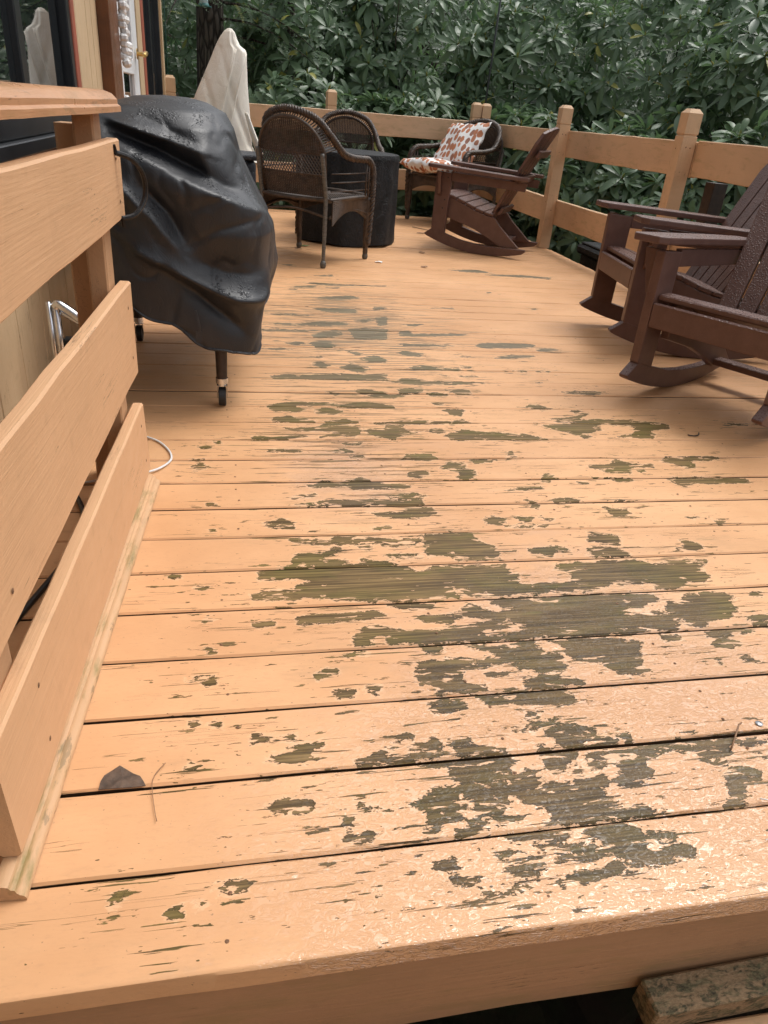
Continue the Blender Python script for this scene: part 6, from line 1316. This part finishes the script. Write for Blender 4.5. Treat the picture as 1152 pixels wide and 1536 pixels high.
# ------------------------------------------------------------------ covered tub outside the right fence
def tub():
    t = empty('covered_tub', (3.28, 5.35, -0.85), 0, 'low black-covered box with a dark teal lid outside the fence on the right', 'covered box')
    O = Vector(t.location)
    b = MB(); b.box((3.30, 4.95, -0.40), (0.92, 2.0, 0.86), bev=0.03); a = b.obj('box_body', M['blackfab'], t); a.location = -O
    b = MB(); b.box((3.30, 4.95, 0.045), (0.98, 2.06, 0.075), bev=0.02); a = b.obj('lid', M['blackfab'], t); a.location = -O
    b = MB(); b.box((3.30, 4.45, 0.093), (0.93, 0.98, 0.018), bev=0.006); a = b.obj('lid_panel', M['teal_lid'], t); a.location = -O
    b = MB(); b.box((3.30, 5.46, 0.093), (0.93, 0.98, 0.018), bev=0.006); a = b.obj('lid_panel', M['blackfab'], t); a.location = -O
tub()

# ------------------------------------------------------------------ rhododendrons
rs = np.random.RandomState(12)
def whorl(seed, nl, stations):
    r = np.random.RandomState(seed)
    V = []; F = []; T = []
    for i in range(nl):
        az = i * 2.39996 + r.uniform(-0.25, 0.25)
        k = i / max(1, nl - 1)
        el = rad(52) * (1 - k) ** 1.3 + rad(-14) * k + r.uniform(-0.22, 0.22)
        L = r.uniform(0.125, 0.205) * (0.75 + 0.25 * k); W = L * r.uniform(0.125, 0.165)
        droop = r.uniform(0.15, 0.75) + (0.35 if seed % 3 == 0 else 0); tw = r.uniform(-0.5, 0.5)
        d = np.array([math.cos(az) * math.cos(el), math.sin(az) * math.cos(el), math.sin(el)])
        side = np.array([-math.sin(az), math.cos(az), 0.0]); nrm = np.cross(d, side)
        side2 = side * math.cos(tw) + nrm * math.sin(tw); nrm2 = np.cross(side2, d) * -1
        b = len(V); tint = min(0.955, r.uniform(0, 0.955)) if r.uniform() > 0.012 else 0.98
        ts = (0.0, 0.14, 0.38, 0.64, 0.86, 1.0) if stations == 6 else (0.0, 0.5, 1.0)
        wsx = (0.10, 0.45, 0.88, 1.0, 0.74, 0.10) if stations == 6 else (0.14, 1.0, 0.14)
        for s in range(stations):
            t = ts[s]; w = W * wsx[s]
            c = d * (0.012 + t * L) + np.array([0, 0, -1]) * droop * L * t * t * 0.55
            for q in (-1, 0, 1):
                V.append(c + side2 * w * q + np.array([0, 0, 1]) * abs(q) * w * 0.28 + nrm * 0); T.append(tint)
        for s in range(stations - 1):
            for q in (0, 1):
                a = b + s * 3 + q; F.append((a, a + 1, a + 4, a + 3))
    if stations == 6:
        b = len(V)
        for (z, q) in ((0.0, 0.006), (0.022, 0.008), (0.045, 0.001)):
            for k in range(4): V.append(np.array([q * math.cos(k * PI / 2), q * math.sin(k * PI / 2), z])); T.append(0.99)
        for a_ in (0, 4):
            for k in range(4): F.append((b + a_ + k, b + a_ + (k + 1) % 4, b + a_ + 4 + (k + 1) % 4, b + a_ + 4 + k))
    return np.array(V), np.array(F), np.array(T)
HI = [whorl(100 + i, 10 + i % 5, 6) for i in range(12)]
LO = [whorl(200 + i, 8 + i % 3, 3) for i in range(8)]
def np_mesh(name, V, F, T, mat):
    me = bpy.data.meshes.new(name)
    me.vertices.add(len(V)); me.vertices.foreach_set('co', np.ascontiguousarray(V, np.float32).ravel())
    nf = len(F); k = F.shape[1]
    me.loops.add(nf * k); me.polygons.add(nf)
    me.loops.foreach_set('vertex_index', np.ascontiguousarray(F, np.int32).ravel())
    me.polygons.foreach_set('loop_start', (np.arange(nf) * k).astype(np.int32)); me.polygons.foreach_set('loop_total', np.full(nf, k, np.int32))
    me.update(calc_edges=True)
    if T is not None:
        at = me.attributes.new('tint', 'FLOAT', 'POINT'); at.data.foreach_set('value', T.astype(np.float32))
    me.materials.append(mat)
    me.polygons.foreach_set('use_smooth', [True] * nf)
    return me
HIM = [np_mesh('leaf_whorl', v, f, t, M['leaf']) for v, f, t in HI]
CAMP = np.array([0, 0, 0.906])
RW = np.array([AX, AY, AZ])
def in_view(p, mg=60):
    c = RW.T @ (np.asarray(p) - CAMP)
    if c[2] < 0.1: return False
    u = 576 + 1090 * c[0] / c[2]; v = 768 + 1090 * c[1] / c[2]
    return -mg < u < 1152 + mg and -mg < v < 1536
def frame(ax, r):
    ax = ax / np.linalg.norm(ax)
    u = np.cross(ax, r.normal(size=3)); u /= np.linalg.norm(u)
    return np.stack([u, np.cross(ax, u), ax], 1)

def bush(name, cx, cy, rx, ry, z0, z1, n_out, n_in, label, seed, npart=70, group='rhododendron bushes around the deck', keepout=None):
    r = np.random.RandomState(seed)
    root = empty(name, (cx, cy, -0.85), 0, label, 'bush', group)
    C = np.array([cx, cy, (z0 + z1) / 2]); H = (z1 - z0) / 2
    pts = []
    while len(pts) < n_out + n_in:
        d = r.normal(size=3); d /= np.linalg.norm(d)
        inner = len(pts) >= n_out
        to = (CAMP - C); to = to / np.linalg.norm(to)
        if not inner and d @ to < -0.25: continue
        lump = 0.80 + 0.42 * float(fbm((d[0] * 2.2 + cx, d[1] * 2.2 + cy, d[2] * 2.2 + seed)))
        sc = lump * (r.uniform(0.94, 1.04) if not inner else r.uniform(0.55, 0.92))
        p = C + d * np.array([rx, ry, H]) * sc
        if p[2] < -0.8: continue
        # keep leaves outside the deck and its rails
        if p[0] < 2.90 and p[1] < 7.66 + 0.13 * p[0] + 0.34: continue
        if keepout is not None and keepout(p): continue
        ax = d * np.array([0.8, 0.8, 0.35]) + np.array([0, 0, 0.75]) + r.normal(size=3) * 0.28 + to * 0.25
        pts.append((p, ax, inner))
    vis = [i for i, (p, ax, inn) in enumerate(pts) if not inn and in_view(p)]
    vis.sort(key=lambda i: np.linalg.norm(pts[i][0] - CAMP))
    part = set(vis[:npart])
    AV = []; AF = []; AT = []; off = 0
    for i, (p, ax, inn) in enumerate(pts):
        R_ = frame(ax, r); s = r.uniform(0.95, 1.45)
        if i in part:
            k = r.randint(len(HI))
            o = bpy.data.objects.new('leaf_whorl', HIM[k]); COL.objects.link(o); o.parent = root
            Mx = Matrix([[*(R_[a] * s), p[a] - (cx, cy, -0.85)[a]] for a in range(3)] + [[0, 0, 0, 1]])
            o.matrix_local = Mx
        else:
            src = HI if (not inn and in_view(p)) else LO
            v, f, t = src[r.randint(len(src))]
            AV.append((v * s) @ R_.T + p - np.array([cx, cy, -0.85])); AF.append(f + off); AT.append(t); off += len(v)
    if AV:
        o = bpy.data.objects.new('crown', np_mesh('crown', np.concatenate(AV), np.concatenate(AF), np.concatenate(AT), M['leaf']))
        COL.objects.link(o); o.parent = root; o['kind'] = 'stuff'
    b = MB(); base = Vector((0, 0, 0))
    idx = r.choice(len(pts), min(14, len(pts)), replace=False)
    for i in idx:
        q = Vector(pts[i][0] - np.array([cx, cy, -0.85]))
        st = Vector((r.uniform(-0.25, 0.25), r.uniform(-0.25, 0.25), 0))
        m1 = st.lerp(q, 0.4) + Vector((r.uniform(-.15, .15), r.uniform(-.15, .15), r.uniform(-0.1, 0.3)))
        m2 = st.lerp(q, 0.75) + Vector((r.uniform(-.12, .12), r.uniform(-.12, .12), r.uniform(-0.1, 0.15)))
        path = catmull([st, m1, m2, q], 5)
        b.tube(path, [0.017 - 0.014 * k / (len(path) - 1) for k in range(len(path))], 5, cap=False)
    b.obj('trunk', M['bark'], root, smooth=True)
    return root
tubko = lambda p: (2.7 < p[0] < 3.95 and 3.8 < p[1] < 6.15 and p[2] < 0.22)
BUSH = [
    # tall bushes behind the back fence, left to right
    (1.10, 10.2, 0.98, 1.05, -0.4, 2.35, 230, 160, 'tall rhododendron with drooping leaf whorls behind the near wicker chair', 1),
    (2.15, 10.0, 1.05, 1.10, -0.5, 2.55, 230, 160, 'tall rhododendron rising behind the middle of the back fence', 2),
    (3.55, 9.6, 1.10, 1.10, -0.5, 2.30, 230, 150, 'tall rhododendron behind the paired corner posts', 3),
    (4.75, 8.5, 1.15, 1.15, -0.5, 2.45, 240, 150, 'tall rhododendron beyond the corner, above the small rocking chair', 4),
    (5.1, 6.9, 1.10, 1.15, -0.5, 2.25, 240, 150, 'tall rhododendron filling the upper right behind the right-hand fence', 5),
    (5.0, 5.2, 1.05, 1.10, -0.5, 2.15, 200, 130, 'tall rhododendron at the upper right edge of the view', 6),
    # low growth right behind the rails
    (0.72, 8.75, 0.72, 0.62, -0.8, 1.15, 110, 70, 'low rhododendron pushing up against the back rail below the post', 7),
    (1.85, 8.80, 0.85, 0.60, -0.8, 1.10, 110, 70, 'low rhododendron showing under the back rail beside the covered table', 8),
    (3.05, 8.35, 0.62, 0.80, -0.8, 1.05, 110, 70, 'low rhododendron filling the fence corner under the rails', 9),
    (3.60, 7.15, 0.72, 0.85, -0.8, 0.95, 130, 80, 'low rhododendron seen through the rails behind the small rocking chair', 10),
    (4.15, 5.95, 0.80, 0.80, -0.8, 1.00, 120, 80, 'low rhododendron behind the black covered box outside the fence', 11),
    (4.30, 4.60, 0.72, 0.85, -0.8, 0.95, 110, 70, 'low rhododendron between the rails at the right, behind the tall post', 12),
    (3.75, 3.00, 0.70, 0.85, -0.8, 0.95, 90, 60, 'low rhododendron behind the rocking chair backs at the right edge', 13),
    # second row
    (0.0, 12.6, 1.6, 1.2, -0.4, 3.5, 260, 230, 'large rhododendron in the second row beside the tree trunk', 14),
    (2.6, 12.5, 1.6, 1.2, -0.4, 3.7, 260, 230, 'large rhododendron in the second row behind the back fence bushes', 15),
    (5.2, 11.4, 1.6, 1.3, -0.4, 3.6, 260, 230, 'large rhododendron in the second row beyond the deck corner', 16),
    (7.0, 9.0, 1.5, 1.5, -0.4, 3.6, 260, 230, 'large rhododendron in the second row on the right', 17),
    (7.2, 6.2, 1.5, 1.5, -0.4, 3.4, 230, 200, 'large rhododendron in the second row at the far right', 18),
    (-2.3, 12.2, 1.4, 1.2, -0.4, 3.4, 200, 170, 'large rhododendron left of the tree trunk behind the house corner', 19),
    (-1.05, 9.4, 0.50, 0.6, -0.8, 0.9, 60, 40, 'small rhododendron beside the house corner', 20),
]
for (cx, cy, rx, ry, z0, z1, no, ni, lb, sd) in BUSH:
    bush('rhododendron', cx, cy, rx, ry, z0, z1, no, ni, lb, sd, keepout=tubko)

# undergrowth on the slope behind
def undergrowth():
    r = np.random.RandomState(77); AV = []; AF = []; AT = []; off = 0
    for q in range(5200):
        x = r.uniform(-7, 15); y = r.uniform(2, 24)
        d = max(0.0, y - 11.5, (x - 6.5) * 0.9)
        if d < 1.2: continue
        z = -0.85 + 0.42 * d - 0.0022 * d * d + r.uniform(0, 1) ** 1.5 * 2.2
        v, f, t = LO[r.randint(len(LO))]
        R_ = frame(np.array([r.normal() * 0.5 - 0.2, r.normal() * 0.5 - 0.4, 1.0]), r); s_ = r.uniform(1.6, 2.8)
        AV.append((v * s_) @ R_.T + np.array([x, y, z])); AF.append(f + off); AT.append(t); off += len(v)
    o = bpy.data.objects.new('undergrowth', np_mesh('undergrowth', np.concatenate(AV), np.concatenate(AF), np.concatenate(AT), M['grassleaf']))
    COL.objects.link(o); tagset(o, 'dark leafy undergrowth covering the slope behind the bushes', 'undergrowth', kind='stuff')
undergrowth()

# ------------------------------------------------------------------ trees
def conifer(name, x, y, r0, h, label, seed, z_first, n_br, spread, leafmat, dens=26, trunkrad=None, zb=-0.85):
    r = np.random.RandomState(seed)
    t = empty(name, (x, y, zb), 0, label, 'tree', 'trees behind the bushes')
    b = MB(); zs = np.linspace(0, h, 24)
    cxs = [0.05 * math.sin(z * 0.6 + seed) * z * 0.2 for z in zs]
    b.tube([(c, 0.4 * c, z) for c, z in zip(cxs, zs)], [max(0.015, r0 * (1 - z / h) ** 0.75 + (0.09 * r0 * 4 if z < 0.3 else 0)) for z in zs], 14)
    AV = []; AF = []; AT = []; off = 0
    br = MB()
    for i in range(n_br):
        zz = z_first + (h - z_first - 0.2) * (i / n_br) ** 0.9
        az = r.uniform(0, 2 * PI); L = spread * (1 - 0.75 * (zz / h)) * r.uniform(0.7, 1.15)
        d = np.array([math.cos(az), math.sin(az), 0]); sd = np.array([-d[1], d[0], 0])
        P = []
        for s in np.linspace(0, 1, 8): P.append(np.array([0, 0, zz]) + d * L * s + np.array([0, 0, 0.12 * L * s - 0.42 * L * s * s]))
        br.tube([tuple(p) for p in P], [0.02 * (1 - 0.85 * k / 7) for k in range(8)], 4, cap=False)
        nn = int(dens * L)
        for k in range(nn):
            s = r.uniform(0.15, 1.0); p = np.array([np.interp(s, np.linspace(0, 1, 8), [q[c] for q in P]) for c in range(3)])
            sg = r.choice((-1, 1)); ln = (0.16 + 0.42 * (1 - s)) * r.uniform(0.6, 1.1) * min(1.0, L)
            tw = sd * sg * r.uniform(0.5, 1) + d * r.uniform(0.3, 0.9) + np.array([0, 0, r.uniform(-0.5, 0.02)])
            tw /= np.linalg.norm(tw)
            up = np.array([0, 0, 1.0]); nd = np.cross(tw, up); nd /= np.linalg.norm(nd)
            m = max(4, int(ln / 0.022)); tint = r.uniform(0, 1)
            for q in range(m):
                c = p + tw * ln * (q + 1) / m + np.array([0, 0, -0.12 * ln * ((q + 1) / m) ** 2])
                for s2 in (-1, 1):
                    w = 0.034 * (1 - 0.6 * q / m) * r.uniform(0.7, 1.2); e = nd * s2 * w + tw * w * 0.5 + up * r.uniform(-0.012, 0.006)
                    wd = tw * 0.0075
                    AV += [c - wd, c + wd, c + e + wd * 0.5, c + e - wd * 0.5]
                    AF.append((off, off + 1, off + 2, off + 3)); AT += [tint] * 4; off += 4
    b.add(br.v, br.f)
    b.obj('trunk', M['bark'], t, smooth=True)
    o = bpy.data.objects.new('crown', np_mesh('crown', np.array(AV), np.array(AF), np.array(AT), leafmat)); COL.objects.link(o); o.parent = t; o['kind'] = 'stuff'
    return t
conifer('hemlock_tree', -0.205, 9.75, 0.185, 9.5, 'thick hemlock trunk with drooping needle branches behind the beige cover', 5, 2.0, 60, 2.0, M['needleleaf'], 22)
conifer('hemlock_tree', 0.75, 11.4, 0.10, 6.0, 'slim young hemlock with feathery branches right of the thick trunk', 6, 0.8, 46, 1.5, M['needleleaf'], 24)
conifer('hemlock_tree', -1.7, 10.2, 0.09, 6.0, 'young hemlock with feathery branches left of the thick trunk by the house corner', 8, 1.0, 40, 1.5, M['needleleaf'], 24)
for i, (x, y, r0, h, lb) in enumerate([(3.6, 15.5, 0.22, 11, 'dark forest tree far behind the back fence bushes'), (9.0, 12.0, 0.24, 12, 'dark forest tree beyond the corner bushes on the right'), (-3.6, 16.0, 0.22, 11, 'dark forest tree far behind the house corner'), (10.5, 6.0, 0.22, 11, 'dark forest tree outside the right-hand bushes')]):
    conifer('forest_tree', x, y, r0, h, lb, 20 + i, 1.6, 46, 3.0, M['needleleaf'], 9, zb=-0.85 + 0.42 * max(0, y - 11.5, (x - 6.5) * 0.9) - 0.3)

# ------------------------------------------------------------------ poles, wires, feeders
def thin(name, pts, r, mat, label, cat, n=6, smooth=True, group=None):
    b = MB(); b.tube(pts, r, n)
    return tagset(b.obj(name, mat, None, smooth=smooth), label, cat, group)
thin('garden_pole', [(2.62, 8.42, -0.85), (2.63, 8.42, 1.2), (2.66, 8.41, 2.6)], 0.011, M['darkpole'], 'thin dark pole standing among the leaves above the paired corner posts', 'pole', 8)
thin('hanging_wire', [(-0.545, 7.92, 0.35), (-0.55, 7.92, 1.4), (-0.565, 7.92, 3.2)], 0.005, M['greenwire'], 'thin green wire hanging beside the house corner', 'wire')
thin('hanging_wire', [(-0.66, 9.3, 1.05), (-0.64, 9.3, 2.2), (-0.63, 9.3, 3.4)], 0.0035, M['greenwire'], 'second thin green wire hanging further back at the house corner', 'wire')
jar = empty('hanging_jar', (-0.52, 7.93, 0.96), 0, 'small cloudy glass jar hung on the wire by the house corner', 'jar')
b = MB(); b.tube([(0, 0, z) for z in (0.0, 0.008, 0.05, 0.062, 0.075)], [0.014, 0.022, 0.022, 0.014, 0.014], 12); b.obj('jar_glass', M['glassjar'], jar, smooth=True)
b = MB(); b.tube([(0, 0, 0.075), (0, 0, 0.088)], 0.016, 12); b.obj('lid', M['feeder'], jar)
fd = empty('bird_feeder', (-0.245, 9.15, 1.70), 0, 'small teal bird feeder hung against the thick tree trunk at the top', 'bird feeder')
b = MB(); b.tube([(0, 0, z) for z in (0.0, 0.01, 0.012, 0.03)], [0.075, 0.078, 0.055, 0.05], 16); b.obj('tray', M['feeder'], fd, auto=rad(35))
b = MB(); b.tube([(0, 0, z) for z in (0.03, 0.20)], 0.045, 14); b.obj('tube', M['glassjar'], fd, auto=rad(35))
b = MB(); b.tube([(0, 0, z) for z in (0.20, 0.215, 0.26)], [0.08, 0.075, 0.012], 16); b.tube([(0, 0, 0.26), (0, 0, 1.0)], 0.003, 5); b.obj('roof', M['feeder'], fd, auto=rad(35))
lamp = empty('garden_lantern', (2.60, 7.98, 0.002), 0, 'small cloudy glass lantern on the deck behind the cushioned wicker chair', 'lantern')
b = MB(); b.tube([(0, 0, z) for z in (0.0, 0.02, 0.022, 0.10, 0.12)], [0.03, 0.03, 0.026, 0.030, 0.018], 12); b.obj('glass', M['glassjar'], lamp, smooth=True)
b = MB(); b.tube([(0, 0, z) for z in (0.12, 0.135, 0.16)], [0.034, 0.03, 0.006], 12); b.obj('top', M['iron'], lamp, smooth=True)

# cables
thin('white_cable', catmull([(-0.47, 1.765, 0.006), (-0.394, 1.789, 0.006), (-0.30, 1.825, 0.006), (-0.228, 1.853, 0.007), (-0.192, 1.90, 0.006), (-0.183, 1.945, 0.006), (-0.200, 2.006, 0.006), (-0.24, 2.068, 0.006), (-0.33, 2.13, 0.006), (-0.45, 2.18, 0.006)], 8), 0.0031, M['cable_w'], 'thin white cable looping on the deck under the end of the railing', 'cable', 8)
thin('black_cable', catmull([(-0.50, 0.95, 0.008), (-0.44, 1.13, 0.008), (-0.405, 1.26, 0.008), (-0.372, 1.39, 0.008), (-0.345, 1.52, 0.008), (-0.40, 1.72, 0.008), (-0.50, 1.85, 0.008)], 8), 0.0065, M['cable_b'], 'black cable running along the deck behind the railing planks', 'cable', 8)
thin('black_hose', catmull([(-0.36, 0.44, -0.14), (-0.335, 0.475, -0.05), (-0.330, 0.52, 0.008), (-0.36, 0.60, 0.010), (-0.44, 0.75, 0.010)], 8), 0.010, M['cable_b'], 'dark hose end hanging over the deck edge at the bottom left corner', 'hose', 10)

# zinc bracket against the siding
br = empty('metal_bracket', (-0.50, 2.15, 0.0), 0, 'shiny zinc folding bracket on the siding behind the railing post', 'bracket')
O = Vector(br.location)
b = MB(); b.tube([(-0.478, 2.13, 0.375), (-0.478, 2.13, 0.155)], 0.010, 8); b.tube([(-0.496, 2.13, 0.385), (-0.496, 2.13, 0.15)], 0.007, 8); a = b.obj('upright', M['chrome'], br, smooth=True); a.location = -O
b = MB(); b.tube(catmull([(-0.480, 2.13, 0.372), (-0.465, 2.125, 0.378), (-0.40, 2.11, 0.335), (-0.32, 2.09, 0.275)], 6), 0.012, 8); b.tube(catmull([(-0.480, 2.142, 0.362), (-0.40, 2.125, 0.318), (-0.32, 2.105, 0.258)], 6), 0.007, 8); a = b.obj('arm', M['chrome'], br, smooth=True); a.location = -O
b = MB(); b.box((-0.455, 2.14, 0.262), (0.03, 0.025, 0.05), bev=0.006); b.box((-0.462, 2.14, 0.225), (0.04, 0.03, 0.03), bev=0.006); b.tube([(-0.46, 2.14, 0.0), (-0.46, 2.14, 0.22)], 0.008, 8); a = b.obj('clamp', M['rubber'], br); a.location = -O

# fasteners in the boards
nl = empty('deck_nails', (0, 0, 0), 0)
bpy.data.objects.remove(nl)
rg = random.Random(77)
def disc(r, h, n=12):
    v = [(0, 0, h)] + [(r * 0.7 * math.cos(2 * PI * k / n), r * 0.7 * math.sin(2 * PI * k / n), h * 0.8) for k in range(n)] + [(r * math.cos(2 * PI * k / n), r * math.sin(2 * PI * k / n), 0) for k in range(n)]
    f = [(0, 1 + k, 1 + (k + 1) % n) for k in range(n)] + [(1 + k, n + 1 + k, n + 1 + (k + 1) % n, 1 + (k + 1) % n) for k in range(n)]
    return v, f
v, f = disc(0.0042, 0.0012); nm = mesh('nail_head', v, f, M['nail'], deck, smooth=True); nm.location = (0.908, 0.808, 0.0022); nm.scale = (1.6, 1.6, 1.4)
rm = bpy.data.meshes.new('nail_head'); rm.from_pydata(v, [], f); rm.materials.append(M['rust']); rm.update()
for k in range(0, 22):
    for xj in (-0.02, 0.405, 0.83, 1.24, 1.65):
        for q in (0.28, 0.74):
            if rg.random() < 0.5: continue
            y = (k + 3.525 + q) * PITCH + rg.uniform(-0.006, 0.006); x = xj + rg.uniform(-0.008, 0.008) + 0.02 * math.sin(k)
            o = bpy.data.objects.new('nail_head', rm); COL.objects.link(o); o.parent = deck; o.location = (x, y, 0.0006); o.scale = (0.7, 0.7, 0.6)

# litter on the deck
def flake(name, x, y, sx, sy, mat, label, cat, seed, rz=0.0):
    r = random.Random(seed); n = 11; v = [(0, 0, 0.006)]
    for k in range(n):
        a = 2 * PI * k / n; q = r.uniform(0.7, 1.1)
        v.append((sx * q * math.cos(a), sy * q * math.sin(a), r.uniform(0.001, 0.007)))
    f = [(0, 1 + k, 1 + (k + 1) % n) for k in range(n)]
    v += [(p[0], p[1], p[2] - 0.0008) for p in v]; f += [(n + 1, n + 2 + (k + 1) % n, n + 2 + k) for k in range(n)]
    f += [(1 + k, n + 2 + k, n + 2 + (k + 1) % n, 1 + (k + 1) % n) for k in range(n)]
    o = mesh(name, v, f, mat); o.location = (x, y, 0.003); o.rotation_euler = (0, 0, rz)
    return tagset(o, label, cat)
flake('paper_scrap', 0.985, 5.12, 0.030, 0.022, M['scrap'], 'white scrap lying on the deck in front of the covered table', 'scrap', 1)
flake('fallen_leaf', 0.50, 5.62, 0.055, 0.018, M['greenleaf'], 'fallen green leaf at the foot of the table cover', 'leaf', 2, 0.3)
flake('fallen_leaf', 0.46, 5.48, 0.028, 0.016, M['deadleaf'], 'fallen brown leaf beside the front leg of the near wicker chair', 'leaf', 3)
flake('fallen_leaf', 1.40, 5.60, 0.030, 0.020, M['deadleaf'], 'fallen brown leaf in front of the small rocking chair', 'leaf', 4)
flake('fallen_leaf', 1.28, 5.02, 0.024, 0.016, M['deadleaf'], 'small fallen leaf on the boards right of the white scrap', 'leaf', 5)
flake('fallen_leaf', 1.62, 6.60, 0.05, 0.02, M['deadleaf'], 'fallen leaf between the covered table and the cushioned chair', 'leaf', 6, 0.4)
thin('pine_needle', catmull([(-0.118, 0.830, 0.004), (-0.134, 0.80, 0.004), (-0.128, 0.752, 0.004), (-0.122, 0.725, 0.004)], 6), 0.0007, M['needle'], 'curved dry needle on the second board from the steps, left', 'needle', 4)
thin('pine_needle', catmull([(0.80, 0.655, 0.004), (0.85, 0.640, 0.006), (0.92, 0.638, 0.004)], 6), 0.0009, M['cable_w'], 'pale curved straw at the right end of the front board', 'needle', 4)
thin('pine_needle', catmull([(0.760, 0.585, 0.004), (0.80, 0.592, 0.006), (0.825, 0.618, 0.004)], 6), 0.0008, M['cable_w'], 'short pale curl on the front board near the right corner', 'needle', 4)
thin('twig', [(0.815, 0.755, 0.004), (0.832, 0.772, 0.009), (0.858, 0.800, 0.012), (0.868, 0.806, 0.010)], 0.0016, M['needle'], 'tiny twig on the bare patch near the right end of the second board', 'twig', 5)
thin('twig', [(1.62, 6.95, 0.006), (1.72, 6.80, 0.008), (1.80, 6.62, 0.006)], 0.003, M['leg_brown'], 'thin dark twig on the deck in front of the cushioned chair', 'twig', 5)
thin('twig', catmull([(1.545, 2.11, 0.005), (1.57, 2.10, 0.006), (1.59, 2.115, 0.005), (1.60, 2.13, 0.005)], 4), 0.0022, M['leg_brown'], 'small curled dark twig in the shade of the nearest rocking chair', 'twig', 5)

LP = [(-0.0315, -0.0152), (-0.0305, -0.0002), (-0.0265, 0.0098), (-0.0165, 0.0188), (-0.0065, 0.0268), (0.0015, 0.0208), (0.0155, 0.0088), (0.0255, 0.0028), (0.0315, -0.0072), (0.0355, -0.0162), (0.0175, -0.0162), (0.0005, -0.0162), (-0.0165, -0.0162)]
n = len(LP); v = [(0, 0.004, 0.0026)] + [(x, y, 0.0014 + 0.0016 * ((i * 7) % 5) / 5) for i, (x, y) in enumerate(LP)]
v += [(x, y, z - 0.001) for x, y, z in v]
f = [(0, 1 + k, 1 + (k + 1) % n) for k in range(n)] + [(n + 1, n + 2 + (k + 1) % n, n + 2 + k) for k in range(n)] + [(1 + k, n + 2 + k, n + 2 + (k + 1) % n, 1 + (k + 1) % n) for k in range(n)]
dl = mesh('fallen_leaf', v, f, M['slateleaf']); dl.location = (-0.1785, 0.8062, 0.0015)
tagset(dl, 'dark slate-brown dead leaf lying flat near the lower end of the railing', 'leaf')
